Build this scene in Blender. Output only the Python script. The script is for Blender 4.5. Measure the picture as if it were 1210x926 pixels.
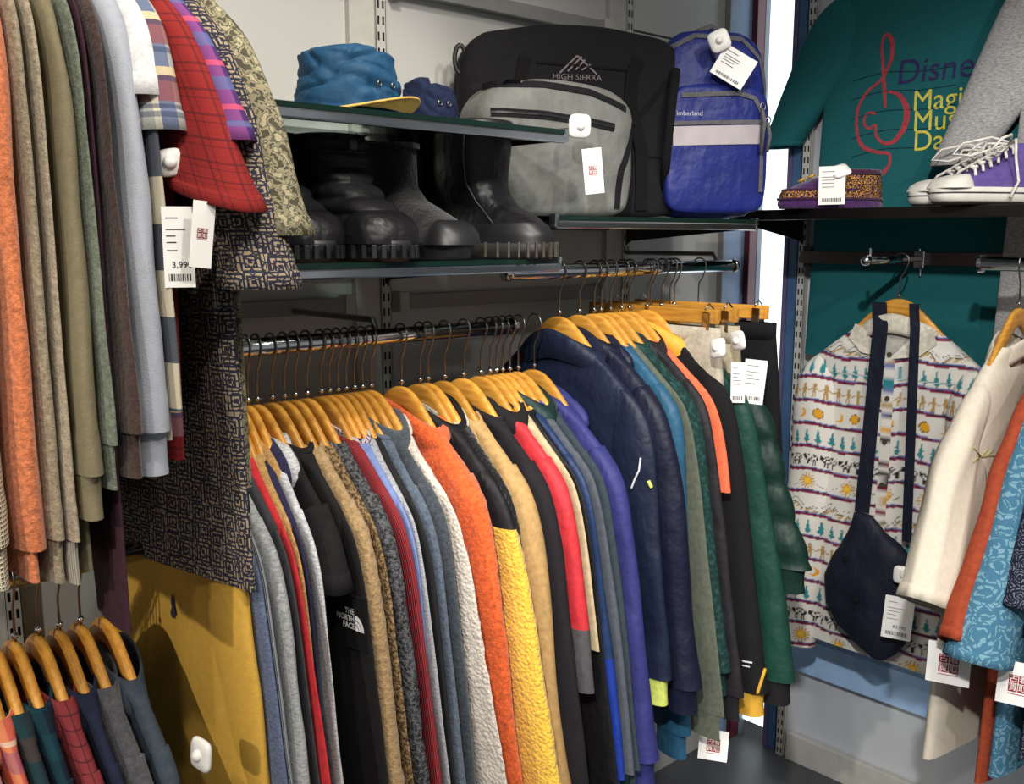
import bpy, bmesh, math, random
import numpy as np
from mathutils import Vector, Matrix
from mathutils.bvhtree import BVHTree

for o in list(bpy.data.objects): bpy.data.objects.remove(o)
SC = bpy.context.scene
COL = SC.collection
PI = math.pi

# ---------------------------------------------------------------- camera
W, H, F = 1210.0, 926.0, 1150.0
CAMZ = 1.65
YAW = math.radians(47.6); PITCH = math.radians(9.04)
FWD = Vector((math.cos(PITCH)*math.cos(YAW), math.cos(PITCH)*math.sin(YAW), -math.sin(PITCH)))
RGT = Vector((math.sin(YAW), -math.cos(YAW), 0))
UPV = RGT.cross(FWD)
ORG = Vector((0, 0, CAMZ))
cd = bpy.data.cameras.new('camera'); cam = bpy.data.objects.new('camera', cd); COL.objects.link(cam)
cd.sensor_fit = 'HORIZONTAL'; cd.sensor_width = 36.0; cd.lens = F/W*36.0; cd.clip_start = 0.02
M = Matrix.Identity(4)
for i in range(3):
    M[i][0] = RGT[i]; M[i][1] = UPV[i]; M[i][2] = -FWD[i]; M[i][3] = ORG[i]
cam.matrix_world = M
SC.camera = cam

def ray(px, py):
    return FWD + RGT*((px-W/2)/F) - UPV*((py-H/2)/F)
def onY(px, py, y):
    d = ray(px, py); return ORG + d*(y/d.y)
def onX(px, py, x):
    d = ray(px, py); return ORG + d*(x/d.x)
def onZ(px, py, z):
    d = ray(px, py); return ORG + d*((z-CAMZ)/d.z)

# ---------------------------------------------------------------- world, lights, exposure
SC.view_settings.view_transform = 'Standard'; SC.view_settings.look = 'None'
SC.view_settings.gamma = 1.0; SC.view_settings.use_curve_mapping = False
SC.view_settings.exposure = -0.07
wd = bpy.data.worlds.new('shop_ambient'); SC.world = wd; wd.use_nodes = True
wd.node_tree.nodes['Background'].inputs[0].default_value = (0.92, 0.96, 1.0, 1)
wd.node_tree.nodes['Background'].inputs[1].default_value = 0.28
def spot(name, loc, aim, power, size=75, col=(1.0, 0.93, 0.82), radius=0.05, blend=0.5):
    l = bpy.data.lights.new(name, 'SPOT'); l.energy = power; l.color = col
    l.spot_size = math.radians(size); l.spot_blend = blend; l.shadow_soft_size = radius
    o = bpy.data.objects.new(name, l); COL.objects.link(o); o.location = loc
    o.rotation_euler = (Vector(aim)-Vector(loc)).to_track_quat('-Z', 'Y').to_euler()
    return o
def area(name, loc, aim, power, sx, sy, col=(1, 0.97, 0.93)):
    l = bpy.data.lights.new(name, 'AREA'); l.energy = power; l.color = col
    l.shape = 'RECTANGLE'; l.size = sx; l.size_y = sy
    o = bpy.data.objects.new(name, l); COL.objects.link(o); o.location = loc
    o.rotation_euler = (Vector(aim)-Vector(loc)).to_track_quat('-Z', 'Y').to_euler()
    return o
spot('track_spot', (0.55, -0.30, 2.85), (1.00, 1.35, 1.15), 66, 62)
spot('track_spot', (1.25, -0.15, 2.85), (1.65, 1.35, 1.25), 46, 62)
spot('track_spot', (-0.35, 0.05, 2.85), (0.40, 1.25, 1.35), 34, 70)
spot('track_spot', (-0.65, -0.35, 2.88), (2.62, 1.12, 0.75), 300, 42, col=(1.0, 0.98, 0.95))
spot('track_spot', (0.9, 0.75, 2.88), (0.75, 1.80, 1.95), 17, 95, col=(1.0, 0.96, 0.88))
spot('track_spot', (-0.75, 0.30, 2.85), (0.62, 1.35, 0.85), 55, 60)
spot('track_spot', (0.35, -1.30, 2.85), (2.62, 0.85, 0.75), 90, 55, col=(1.0, 0.97, 0.94))  # extra spot added to brighten the lower end wall
spot('track_spot', (-2.4, 0.30, 2.6), (0.62, 1.35, 0.90), 190, 24)
spot('track_spot', (0.85, 0.80, 2.9), (1.05, 1.80, 1.35), 36, 56, radius=0.03)
area('front_fill_light', (0.9, 0.1, 2.92), (0.9, 0.1, 0), 14, 1.2, 0.3)  # unseen fill light added under the ceiling for front brightness

# ---------------------------------------------------------------- helpers
def lin(h):
    h = h.lstrip('#'); r = []
    for i in (0, 2, 4):
        c = int(h[i:i+2], 16)/255.0
        r.append(c/12.92 if c <= 0.04045 else ((c+0.055)/1.055)**2.4)
    return (r[0], r[1], r[2], 1.0)

def tag(o, label=None, cat=None, group=None, kind=None):
    if label: o['label'] = label
    if cat: o['category'] = cat
    if group: o['group'] = group
    if kind: o['kind'] = kind
    return o
def empty(name, loc=(0, 0, 0), rz=0.0, label=None, cat=None, group=None):
    o = bpy.data.objects.new(name, None); COL.objects.link(o)
    o.empty_display_size = 0.05
    o.location = loc; o.rotation_euler = (0, 0, rz)
    return tag(o, label, cat, group)
def link(name, me, mats, parent=None, loc=None, rot=None):
    o = bpy.data.objects.new(name, me); COL.objects.link(o)
    if mats is not None and len(me.materials) == 0:
        for m in (mats if isinstance(mats, (list, tuple)) else [mats]): me.materials.append(m)
    if parent is not None: o.parent = parent
    if loc is not None: o.location = loc
    if rot is not None: o.rotation_euler = rot
    return o
def mk(verts, faces, smooth=False):
    me = bpy.data.meshes.new('m')
    me.from_pydata([tuple(v) for v in verts], [], [tuple(int(k) for k in f) for f in faces])
    if smooth: me.polygons.foreach_set('use_smooth', [True]*len(me.polygons))
    me.update(); return me
def obj(name, vf, mats, parent=None, loc=None, rot=None, smooth=False):
    return link(name, mk(vf[0], vf[1], smooth), mats, parent, loc, rot)

def box_me(x0, x1, y0, y1, z0, z1, bev=0.0, seg=2):
    bm = bmesh.new()
    vs = [bm.verts.new((x, y, z)) for x in (x0, x1) for y in (y0, y1) for z in (z0, z1)]
    for f in ((0, 1, 3, 2), (4, 6, 7, 5), (0, 4, 5, 1), (2, 3, 7, 6), (0, 2, 6, 4), (1, 5, 7, 3)):
        bm.faces.new([vs[i] for i in f])
    if bev > 0:
        bmesh.ops.bevel(bm, geom=bm.edges[:], offset=bev, segments=seg, affect='EDGES', profile=0.6)
    bmesh.ops.recalc_face_normals(bm, faces=bm.faces)
    me = bpy.data.meshes.new('b'); bm.to_mesh(me); bm.free(); return me
def box(name, x0, x1, y0, y1, z0, z1, mat, parent=None, bev=0.0, **k):
    return link(name, box_me(min(x0, x1), max(x0, x1), min(y0, y1), max(y0, y1), min(z0, z1), max(z0, z1), bev), mat, parent, **k)

def tube(path, r, n=10, cap=True, closed=False):
    P = [Vector(p) for p in path]; V = []; Fc = []
    R = r if isinstance(r, (list, tuple)) else [r]*len(P)
    up = None
    for i, p in enumerate(P):
        if closed: t = (P[(i+1) % len(P)]-P[i-1]).normalized()
        else: t = (P[min(i+1, len(P)-1)]-P[max(i-1, 0)]).normalized()
        if up is None:
            up = Vector((0, 0, 1)) if abs(t.z) < 0.9 else Vector((1, 0, 0))
        s = t.cross(up).normalized(); up = s.cross(t).normalized()
        for k in range(n):
            a = 2*PI*k/n
            V.append(p + s*(math.cos(a)*R[i]) + up*(math.sin(a)*R[i]))
    m = len(P)
    for i in range(m if closed else m-1):
        j = (i+1) % m
        for k in range(n):
            Fc.append((i*n+k, i*n+(k+1) % n, j*n+(k+1) % n, j*n+k))
    if cap and not closed:
        Fc.append(tuple(range(n-1, -1, -1))); Fc.append(tuple((m-1)*n+k for k in range(n)))
    return V, Fc
def merge(*vfs):
    V = []; Fc = []
    for v, f in vfs:
        b = len(V); V += list(v); Fc += [tuple(i+b for i in q) for q in f]
    return V, Fc
def prism(poly, z0, z1, axis='z'):
    n = len(poly); V = []
    for z in (z0, z1):
        for a, b in poly:
            V.append({'z': (a, b, z), 'x': (z, a, b), 'y': (a, z, b)}[axis])
    Fc = [tuple(range(n-1, -1, -1)), tuple(range(n, 2*n))]
    for i in range(n): Fc.append((i, (i+1) % n, n+(i+1) % n, n+i))
    return V, Fc
def prism_obj(name, poly, z0, z1, axis, mat, parent=None, bev=0.0, **k):
    bm = bmesh.new(); V, Fc = prism(poly, z0, z1, axis)
    vs = [bm.verts.new(v) for v in V]
    for f in Fc: bm.faces.new([vs[i] for i in f])
    bmesh.ops.recalc_face_normals(bm, faces=bm.faces)
    if bev > 0: bmesh.ops.bevel(bm, geom=bm.edges[:], offset=bev, segments=2, affect='EDGES', profile=0.6)
    me = bpy.data.meshes.new('p'); bm.to_mesh(me); bm.free()
    return link(name, me, mat, parent, **k)

def loft(rings, caps=(False, False), matfn=None, colour=None):
    """rings: (L, n, 3) closed rings -> smooth mesh with metric UVs"""
    R = np.asarray(rings, float); L, n, _ = R.shape
    V = R.reshape(-1, 3); Fc = []; mi = []
    ext = np.concatenate([R, R[:, :1]], axis=1)
    U = np.concatenate([np.zeros((L, 1)), np.cumsum(np.linalg.norm(np.diff(ext, axis=1), axis=2), axis=1)], axis=1)
    U = U - U[:, n//2:n//2+1]
    mid = R.mean(axis=1); Vv = np.concatenate([[0], np.cumsum(np.linalg.norm(np.diff(mid, axis=0), axis=1))])
    uv = []
    for j in range(L-1):
        for i in range(n):
            k = (i+1) % n
            Fc.append((j*n+i, j*n+k, (j+1)*n+k, (j+1)*n+i))
            uv += [U[j, i], -Vv[j], U[j, i+1], -Vv[j], U[j+1, i+1], -Vv[j+1], U[j+1, i], -Vv[j+1]]
            mi.append(matfn(j, i) if matfn else 0)
    me = bpy.data.meshes.new('l')
    if caps[0]: Fc.append(tuple(range(n-1, -1, -1))); uv += [0]*(2*n); mi.append(mi[0])
    if caps[1]: Fc.append(tuple((L-1)*n+i for i in range(n))); uv += [0]*(2*n); mi.append(mi[-1])
    me.from_pydata(V.tolist(), [], Fc)
    me.polygons.foreach_set('use_smooth', [True]*len(Fc))
    if matfn: me.polygons.foreach_set('material_index', mi)
    ul = me.uv_layers.new(name='UVMap'); ul.data.foreach_set('uv', uv)
    if colour is not None:
        ca = me.color_attributes.new('Col', 'FLOAT_COLOR', 'POINT')
        c = np.ones((len(V), 4)); c[:, :3] = colour
        ca.data.foreach_set('color', c.ravel())
    me.update(); return me

class SN:
    """cheap smooth 2-D noise, about -1..1"""
    def __init__(s, seed, k=6):
        r = random.Random(seed)
        s.w = [(r.uniform(-1, 1), r.uniform(-1, 1), r.uniform(0, 6.3), r.uniform(0.5, 1)) for _ in range(k)]
        s.n = sum(a[3] for a in s.w)*0.6
    def __call__(s, p, q):
        return sum(a*np.sin(x*p+y*q+f) for x, y, f, a in s.w)/s.n

def text_vf(txt, size, shear=0.0, sx=1.0, bold=0.0, align='CENTER'):
    cu = bpy.data.curves.new('t', 'FONT'); cu.body = txt; cu.size = size; cu.shear = shear
    cu.align_x = align; cu.align_y = 'CENTER'; cu.offset = bold; cu.space_line = 0.9; cu.resolution_u = 4
    o = bpy.data.objects.new('t', cu); COL.objects.link(o)
    dg = bpy.context.evaluated_depsgraph_get(); dg.update()
    me = bpy.data.meshes.new_from_object(o.evaluated_get(dg))
    V = [(v.co.x*sx, v.co.y) for v in me.vertices]; Fc = [tuple(p.vertices) for p in me.polygons]
    bpy.data.objects.remove(o); bpy.data.curves.remove(cu); bpy.data.meshes.remove(me)
    return V, Fc
def flat_text(name, txt, size, mat, parent, origin, ux, uy, off=0.0008, **k):
    """lettering laid on the plane origin + a*ux + b*uy"""
    ux = Vector(ux).normalized(); uy = Vector(uy).normalized(); n = ux.cross(uy)
    V, Fc = text_vf(txt, size, **k)
    return obj(name, ([Vector(origin)+ux*a+uy*b+n*off for a, b in V], Fc), mat, parent)

# ---------------------------------------------------------------- materials
MATS = {}
def _mat(name):
    m = bpy.data.materials.new(name); m.use_nodes = True
    nt = m.node_tree; b = nt.nodes['Principled BSDF']
    return m, nt, b
def setin(b, **k):
    for n, v in k.items():
        n = n.replace('_', ' ')
        if n in b.inputs: b.inputs[n].default_value = v
def coords(nt, kind='Object', scale=(1, 1, 1)):
    tc = nt.nodes.new('ShaderNodeTexCoord'); mp = nt.nodes.new('ShaderNodeMapping')
    mp.inputs['Scale'].default_value = scale
    nt.links.new(tc.outputs[kind], mp.inputs[0]); return mp.outputs[0]
def noise(nt, vec, scale, detail=2.0, rough=0.5):
    n = nt.nodes.new('ShaderNodeTexNoise'); n.inputs['Scale'].default_value = scale
    n.inputs['Detail'].default_value = detail; n.inputs['Roughness'].default_value = rough
    nt.links.new(vec, n.inputs['Vector']); return n.outputs['Fac']
def ramp(nt, fac, stops, const=False):
    r = nt.nodes.new('ShaderNodeValToRGB'); nt.links.new(fac, r.inputs[0])
    e = r.color_ramp.elements
    if const: r.color_ramp.interpolation = 'CONSTANT'
    while len(e) < len(stops): e.new(0.5)
    for k, (p, c) in enumerate(stops): e[k].position = p; e[k].color = c
    return r.outputs[0]
def bump(nt, b, h, strength, dist=0.002):
    n = nt.nodes.new('ShaderNodeBump'); n.inputs['Strength'].default_value = strength
    n.inputs['Distance'].default_value = dist
    nt.links.new(h, n.inputs['Height']); nt.links.new(n.outputs[0], b.inputs['Normal'])
def math_n(nt, op, a, bb=None, c=None):
    n = nt.nodes.new('ShaderNodeMath'); n.operation = op
    for i, v in enumerate((a, bb, c)):
        if v is None: continue
        if isinstance(v, (int, float)): n.inputs[i].default_value = v
        else: nt.links.new(v, n.inputs[i])
    return n.outputs[0]
def mixc(nt, fac, a, bb, mode='MIX'):
    n = nt.nodes.new('ShaderNodeMix'); n.data_type = 'RGBA'; n.blend_type = mode
    for i, v in ((0, fac), (6, a), (7, bb)):
        if isinstance(v, (int, float)): n.inputs[i].default_value = v
        elif isinstance(v, tuple): n.inputs[i].default_value = v
        else: nt.links.new(v, n.inputs[i])
    return n.outputs[2]
def sc(c, k): return (min(c[0]*k, 1), min(c[1]*k, 1), min(c[2]*k, 1), 1)

def fabric(name, col, kind='plain', var=0.18, rough=None):
    key = (name, col, kind)
    if key in MATS: return MATS[key]
    m, nt, b = _mat(name); c = lin(col); MATS[key] = m
    g_ = 0.3*c[0]+0.59*c[1]+0.11*c[2]; c = tuple(v*0.92+g_*0.08 for v in c[:3])+(1.0,)
    ob = coords(nt)
    if kind == 'heather':
        n1 = noise(nt, coords(nt, scale=(1, 1, 3.0)), 120, 3, 0.6)
        cc = ramp(nt, n1, [(0.32, sc(c, 0.62)), (0.68, sc(c, 1.3))])
        bump(nt, b, noise(nt, ob, 260, 2), 0.25); setin(b, Roughness=0.95, Sheen_Weight=0.1)
    elif kind == 'fleece':
        n1 = noise(nt, ob, 130, 4, 0.65)
        cc = ramp(nt, n1, [(0.3, sc(c, 0.6)), (0.7, sc(c, 1.3))])
        bump(nt, b, n1, 0.9, 0.004); setin(b, Roughness=1.0, Sheen_Weight=0.25)
    elif kind == 'sherpa':
        v = nt.nodes.new('ShaderNodeTexVoronoi'); v.inputs['Scale'].default_value = 150
        nt.links.new(ob, v.inputs['Vector'])
        n1 = noise(nt, ob, 160, 3, 0.6)
        hgt = math_n(nt, 'SUBTRACT', n1, v.outputs['Distance'])
        cc = ramp(nt, n1, [(0.3, sc(c, 0.8)), (0.65, sc(c, 1.15))])
        bump(nt, b, hgt, 0.9, 0.003); setin(b, Roughness=1.0, Sheen_Weight=0.3)
    elif kind == 'boucle':
        n1 = noise(nt, ob, 170, 2, 0.7)
        cc = ramp(nt, n1, [(0.4, sc(c, 0.25)), (0.6, sc(c, 1.35))])
        bump(nt, b, n1, 1.0, 0.005); setin(b, Roughness=1.0)
    elif kind == 'nylon':
        n1 = noise(nt, ob, 16, 3, 0.6)
        n2 = noise(nt, coords(nt, scale=(1, 1, 0.45)), 20, 2, 0.5)
        rg = math_n(nt, 'ABSOLUTE', math_n(nt, 'SUBTRACT', n2, 0.5))
        cc = ramp(nt, n1, [(0.3, sc(c, 0.85)), (0.7, sc(c, 1.12))])
        bump(nt, b, math_n(nt, 'MULTIPLY_ADD', rg, -1.2, n1), 0.40, 0.014); setin(b, Roughness=0.5)
    elif kind == 'rib':
        uvv = coords(nt, 'UV')
        w = nt.nodes.new('ShaderNodeTexWave'); w.inputs['Scale'].default_value = 75
        w.bands_direction = 'X'; w.inputs['Distortion'].default_value = 0.4
        nt.links.new(uvv, w.inputs['Vector'])
        cc = ramp(nt, w.outputs['Fac'], [(0.1, sc(c, 0.7)), (0.7, sc(c, 1.1))])
        bump(nt, b, w.outputs['Fac'], 0.8, 0.003); setin(b, Roughness=1.0)
    elif kind == 'waffle':
        uvv = coords(nt, 'UV'); sx = nt.nodes.new('ShaderNodeSeparateXYZ'); nt.links.new(uvv, sx.inputs[0])
        a = math_n(nt, 'SINE', math_n(nt, 'MULTIPLY', sx.outputs[0], 1100)); d = math_n(nt, 'SINE', math_n(nt, 'MULTIPLY', sx.outputs[1], 1100))
        hgt = math_n(nt, 'MAXIMUM', a, d)
        cc = ramp(nt, hgt, [(0.0, sc(c, 0.7)), (0.9, sc(c, 1.05))])
        bump(nt, b, hgt, 0.8, 0.003); setin(b, Roughness=1.0)
    else:
        n1 = noise(nt, ob, 90, 3, 0.6)
        cc = ramp(nt, n1, [(0.3, sc(c, 1-var)), (0.7, sc(c, 1+var))])
        bump(nt, b, noise(nt, ob, 420, 2), 0.3); setin(b, Roughness=0.9)
    if rough is not None: setin(b, Roughness=rough)
    setin(b, Specular_IOR_Level=0.25)
    nt.links.new(cc, b.inputs['Base Color'])
    return m

def plaid(name, base, bands, rough=0.9):
    """bands: (axis 0/1, period m, offset, width fraction, colour, opacity)"""
    m, nt, b = _mat(name)
    uvv = coords(nt, 'UV'); s = nt.nodes.new('ShaderNodeSeparateXYZ'); nt.links.new(uvv, s.inputs[0])
    cur = lin(base)
    for ax, per, off, wid, col, op in bands:
        fr = math_n(nt, 'FRACT', math_n(nt, 'MULTIPLY_ADD', s.outputs[ax], 1.0/per, off+50))
        on = math_n(nt, 'MULTIPLY', math_n(nt, 'LESS_THAN', fr, wid), op)
        cur = mixc(nt, on, cur, lin(col))
    nt.links.new(cur, b.inputs['Base Color'])
    bump(nt, b, noise(nt, coords(nt), 420, 2), 0.3); setin(b, Roughness=rough, Specular_IOR_Level=0.2)
    return m
def print_rings(name, bg, fg, scale, rings, thr=0.5, metric='CHEBYCHEV', distort=0.0):
    """dense block print: nested outlines round scattered cells"""
    m, nt, b = _mat(name)
    uvv = coords(nt, 'UV')
    n = nt.nodes.new('ShaderNodeTexNoise'); n.inputs['Scale'].default_value = scale*1.3; nt.links.new(uvv, n.inputs['Vector'])
    vm = nt.nodes.new('ShaderNodeVectorMath'); vm.operation = 'MULTIPLY_ADD'; nt.links.new(n.outputs['Color'], vm.inputs[0])
    vm.inputs[1].default_value = (distort,)*3; nt.links.new(uvv, vm.inputs[2])
    v = nt.nodes.new('ShaderNodeTexVoronoi'); v.voronoi_dimensions = '2D'; v.distance = metric
    v.inputs['Scale'].default_value = scale; v.inputs['Randomness'].default_value = 0.55
    nt.links.new(vm.outputs[0], v.inputs['Vector'])
    fr = math_n(nt, 'FRACT', math_n(nt, 'MULTIPLY', v.outputs['Distance'], rings))
    on = math_n(nt, 'GREATER_THAN', fr, thr)
    v2 = nt.nodes.new('ShaderNodeTexVoronoi'); v2.voronoi_dimensions = '2D'; v2.inputs['Scale'].default_value = scale*3.2
    v2.feature = 'DISTANCE_TO_EDGE'; nt.links.new(vm.outputs[0], v2.inputs['Vector'])
    on2 = math_n(nt, 'GREATER_THAN', v2.outputs['Distance'], 0.10)
    cc = mixc(nt, math_n(nt, 'MULTIPLY', on, on2), lin(bg), lin(fg))
    nt.links.new(cc, b.inputs['Base Color']); bump(nt, b, noise(nt, coords(nt), 400, 2), 0.3)
    setin(b, Roughness=0.9, Specular_IOR_Level=0.2); return m
def blotch(name, cols, scale, lim=(0.42, 0.5, 0.58), kind='UV', det=2.0):
    m, nt, b = _mat(name)
    n1 = noise(nt, coords(nt, kind), scale, det, 0.5)
    st = [(0.0, lin(cols[0]))] + [(l, lin(c)) for l, c in zip(lim, cols[1:])]
    nt.links.new(ramp(nt, n1, st, True), b.inputs['Base Color'])
    bump(nt, b, noise(nt, coords(nt), 400, 2), 0.3); setin(b, Roughness=0.9, Specular_IOR_Level=0.2); return m
def vcol(name, rough=0.9):
    m, nt, b = _mat(name)
    a = nt.nodes.new('ShaderNodeVertexColor'); a.layer_name = 'Col'
    nt.links.new(a.outputs[0], b.inputs['Base Color'])
    bump(nt, b, noise(nt, coords(nt), 300, 2), 0.3); setin(b, Roughness=rough, Specular_IOR_Level=0.2); return m
def solid(name, col, rough=0.5, metal=0.0, var=0.06, nscale=30, spec=0.5, **k):
    m, nt, b = _mat(name); c = lin(col)
    n1 = noise(nt, coords(nt), nscale, 3)
    nt.links.new(ramp(nt, n1, [(0.3, sc(c, 1-var)), (0.7, sc(c, 1+var))]), b.inputs['Base Color'])
    setin(b, Roughness=rough, Metallic=metal, Specular_IOR_Level=spec, **k); return m
def wood_mat():
    m, nt, b = _mat('varnished_wood')
    v = coords(nt, scale=(60, 6, 60))
    n1 = noise(nt, v, 2.2, 4, 0.55)
    oi = nt.nodes.new('ShaderNodeObjectInfo')
    cc = ramp(nt, n1, [(0.25, lin('#b4772a')), (0.55, lin('#d6983c')), (0.8, lin('#e2ae58'))])
    hs = nt.nodes.new('ShaderNodeHueSaturation'); nt.links.new(cc, hs.inputs['Color'])
    nt.links.new(math_n(nt, 'MULTIPLY_ADD', oi.outputs['Random'], 0.35, 0.78), hs.inputs['Value'])
    nt.links.new(hs.outputs[0], b.inputs['Base Color']); setin(b, Roughness=0.38); return m
WOOD = wood_mat()
CHROME = solid('chrome', '#d6d8da', 0.12, 1.0)
STEEL = solid('brushed_steel', '#8d8a88', 0.35, 1.0)
DARKSTEEL = solid('dark_steel', '#4a4644', 0.35, 1.0)
WHITEPL = solid('white_plastic', '#e9e7e2', 0.4)
PAPER = solid('white_card', '#f1efeb', 0.8, var=0.02)
INK = solid('black_ink', '#2a2828', 0.8)
SEALRED = solid('red_ink', '#8e1c28', 0.8)
HOOKM = solid('hook_wire', '#8f8a84', 0.3, 1.0)
BLACKPL = solid('black_plastic', '#131314', 0.5)
# ---------------------------------------------------------------- the setting
YA = 1.77      # plane of the long shelving wall
XB = 2.62      # plane of the end wall
YF = 1.30      # front edge of the shelves on the long wall
YR = 1.45      # hanging rails on the long wall
def structure(o): o['kind'] = 'structure'; return o

WALLM = solid('pale_grey_laminate', '#c3c2be', 0.35, var=0.03, nscale=3)
WALLB = solid('white_grey_laminate', '#c4c8cd', 0.3, var=0.03, nscale=3)
BLUEPANEL = solid('blue_grey_paint', '#8fa6c6', 0.5, var=0.03)
FLOORM = solid('dark_grey_floor', '#4c4e52', 0.4, var=0.12, nscale=6)
CEILM = solid('white_ceiling', '#d8d6d2', 0.9, var=0.02)
UPRM = solid('cream_painted_steel', '#bdbbb4', 0.4)
SLOTM = solid('dark_slot', '#24242a', 0.9)
TRIMM = solid('grey_steel_trim', '#8d8c89', 0.4, var=0.05)
REDM = solid('dark_red_paint', '#5e1d2b', 0.4)
FRAMEM = solid('grey_window_frame', '#7b828c', 0.4)

structure(box('floor', -3, 4, -3, 3, -0.05, 0, FLOORM))
structure(box('ceiling', -3, 4, -3, 3, 3.0, 3.05, CEILM))
WL = structure(empty('wall_left', (0, YA, 0)))
WL['label'] = 'pale grey laminate wall panels behind the shelves and rails'
uprx = [onY(449, 200, YA).x - 0.79, onY(449, 200, YA).x, onY(737, 200, YA).x]
edges = [-1.6, uprx[0], uprx[1], uprx[2], XB]
for i in range(4):
    for z0, z1 in ((0, 1.20), (1.204, 2.188), (2.194, 3.0)):
        box('panel', edges[i]+0.002, edges[i+1]-0.002, 0.006, 0.05, z0, z1, WALLM, WL, bev=0.0015)
box('backing', -1.6, XB+0.05, 0.05, 0.09, 0, 3, TRIMM, WL)
p0 = onY(857, 100, YA).x
tb = structure(empty('trim_1', (p0, YA, 0))); tb['label'] = 'pale blue-grey boxed corner panel beside the red post'
box('panel', 0, XB-p0-0.045, -0.012, 0.004, 0, 3, BLUEPANEL, tb, bev=0.001)
box('edge_strip', -0.004, 0, -0.014, 0.004, 0, 3, TRIMM, tb)
tr = structure(box('trim_2', XB-0.045, XB+0.0, YA-0.03, YA-0.001, 0, 3, REDM, bev=0.002)); tr['label'] = 'narrow dark red post in the corner'
# end wall
WR = structure(empty('wall_right', (XB, 0, 0)))
WR['label'] = 'pale panelled end wall carrying the t-shirts'
ye = 1.60
for y0, y1 in ((-1.6, -0.53), (-0.526, 0.52), (0.524, ye)):
    for z0, z1 in ((0, 0.40), (0.404, 1.55), (1.554, 3.0)):
        box('panel', 0.006, 0.05, y0, y1, z0, z1, WALLB, WR, bev=0.0015)
box('backing', 0.05, 0.09, -1.6, ye, 0, 3, TRIMM, WR)
# lit window strip between the corner and the end wall
wn = structure(empty('window_1', (XB, 0, 0))); wn['label'] = 'bright backlit window strip in the corner'
lm, nt, b = _mat('backlit_glass')
setin(b, Base_Color=(0.9, 0.97, 1, 1), Roughness=0.15)
b.inputs['Emission Color'].default_value = (0.84, 0.95, 1.0, 1); b.inputs['Emission Strength'].default_value = 1.7
box('pane', 0.02, 0.03, 1.645, YA-0.03, 0.05, 3.0, lm, wn)
box('frame', -0.004, 0.04, 1.630, 1.645, 0, 3, solid('violet_reflection_frame', '#5e5478', 0.35), wn, bev=0.002)  # violet reflection put into the colour of the frame side
box('frame', 0.0, 0.05, ye, 1.630, 0, 3, solid('blue_reflection_edge', '#3f5f86', 0.15), wn, bev=0.002)  # bluish part of the same reflection, put into the edge colour
box('frame', -0.004, 0.03, YA-0.031, YA-0.021, 0, 3, FRAMEM, wn)
bb = structure(box('baseboard_right', XB-0.02, XB, -1.6, 1.55, 0.0, 0.09, UPRM, bev=0.003)); bb['label'] = 'white skirting along the end wall'

def upright(label, loc, rz, z0=0.0, z1=3.0):
    """slotted standard: channel with two columns of punched slots; local -y faces the room"""
    u = empty('slotted_upright', loc, rz, label, 'shelf upright', 'slotted shelf uprights')
    w = 0.026; V = []; Fc = []
    cols = [-w/2, -0.0085, -0.0035, 0.0035, 0.0085, w/2]
    pit = 0.032; zs = [z0]; hole = [False]
    k = int((z1-z0)/pit)
    for i in range(k):
        zs += [z0+i*pit+0.008, z0+i*pit+0.025]
    zs.append(z1)
    for z in zs:
        for x in cols: V.append((x, -0.014, z))
    n = len(cols)
    for j in range(len(zs)-1):
        for i in range(n-1):
            if j % 2 == 1 and i in (1, 3): continue
            Fc.append((j*n+i, j*n+i+1, (j+1)*n+i+1, (j+1)*n+i))
    obj('face_plate', (V, Fc), UPRM, u)
    box('channel', -w/2, -w/2+0.0015, -0.014, 0.006, z0, z1, UPRM, u)
    box('channel', w/2-0.0015, w/2, -0.014, 0.006, z0, z1, UPRM, u)
    box('slot_recess', -w/2+0.002, w/2-0.002, -0.010, 0.006, z0, z1, SLOTM, u)
    return u
names = ['slotted steel upright between the hanging shirts and the hats', 'slotted steel upright rising behind the navy bucket hat', 'slotted steel upright rising behind the black duffel bag']
for x, l in zip(uprx, names): 
    u = upright(l, (x, YA, 0), 0)
    box('side_cover', -0.075, -0.0135, -0.010, 0.006, 0, 3, UPRM, u, bev=0.001)
ub = onX(951, 290, XB).y
upright('slotted steel upright beside the bright window strip', (XB, ub, 0), -PI/2)
# horizontal back bars
def wallbar(label, x0, x1, z):
    o = empty('back_bar', ((x0+x1)/2, YA, z), 0, label, 'wall bar', 'horizontal bars on the shelving wall')
    h = (x1-x0)/2
    box('bar', -h, h, -0.024, -0.006, -0.016, 0.016, TRIMM, o, bev=0.002)
    for s in (-1, 1): box('end_bracket', s*h-0.012, s*h+0.012, -0.028, 0.004, -0.022, 0.022, UPRM, o, bev=0.002)
zl = onY(450, 357, YA).z; zu = onY(620, 16, YA).z
wallbar('grey back bar under the boot shelf left of the slotted upright', uprx[0]+0.04, uprx[1]-0.10, zl)
wallbar('grey back bar under the shelf between two slotted uprights', uprx[1]+0.04, uprx[2]-0.10, zl)
wallbar('grey back bar high on the wall above the duffel bags', uprx[1]+0.04, uprx[2]-0.10, zu)
wallbar('grey back bar high on the wall left of the bucket hats', uprx[0]+0.04, uprx[1]-0.10, zu)

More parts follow.
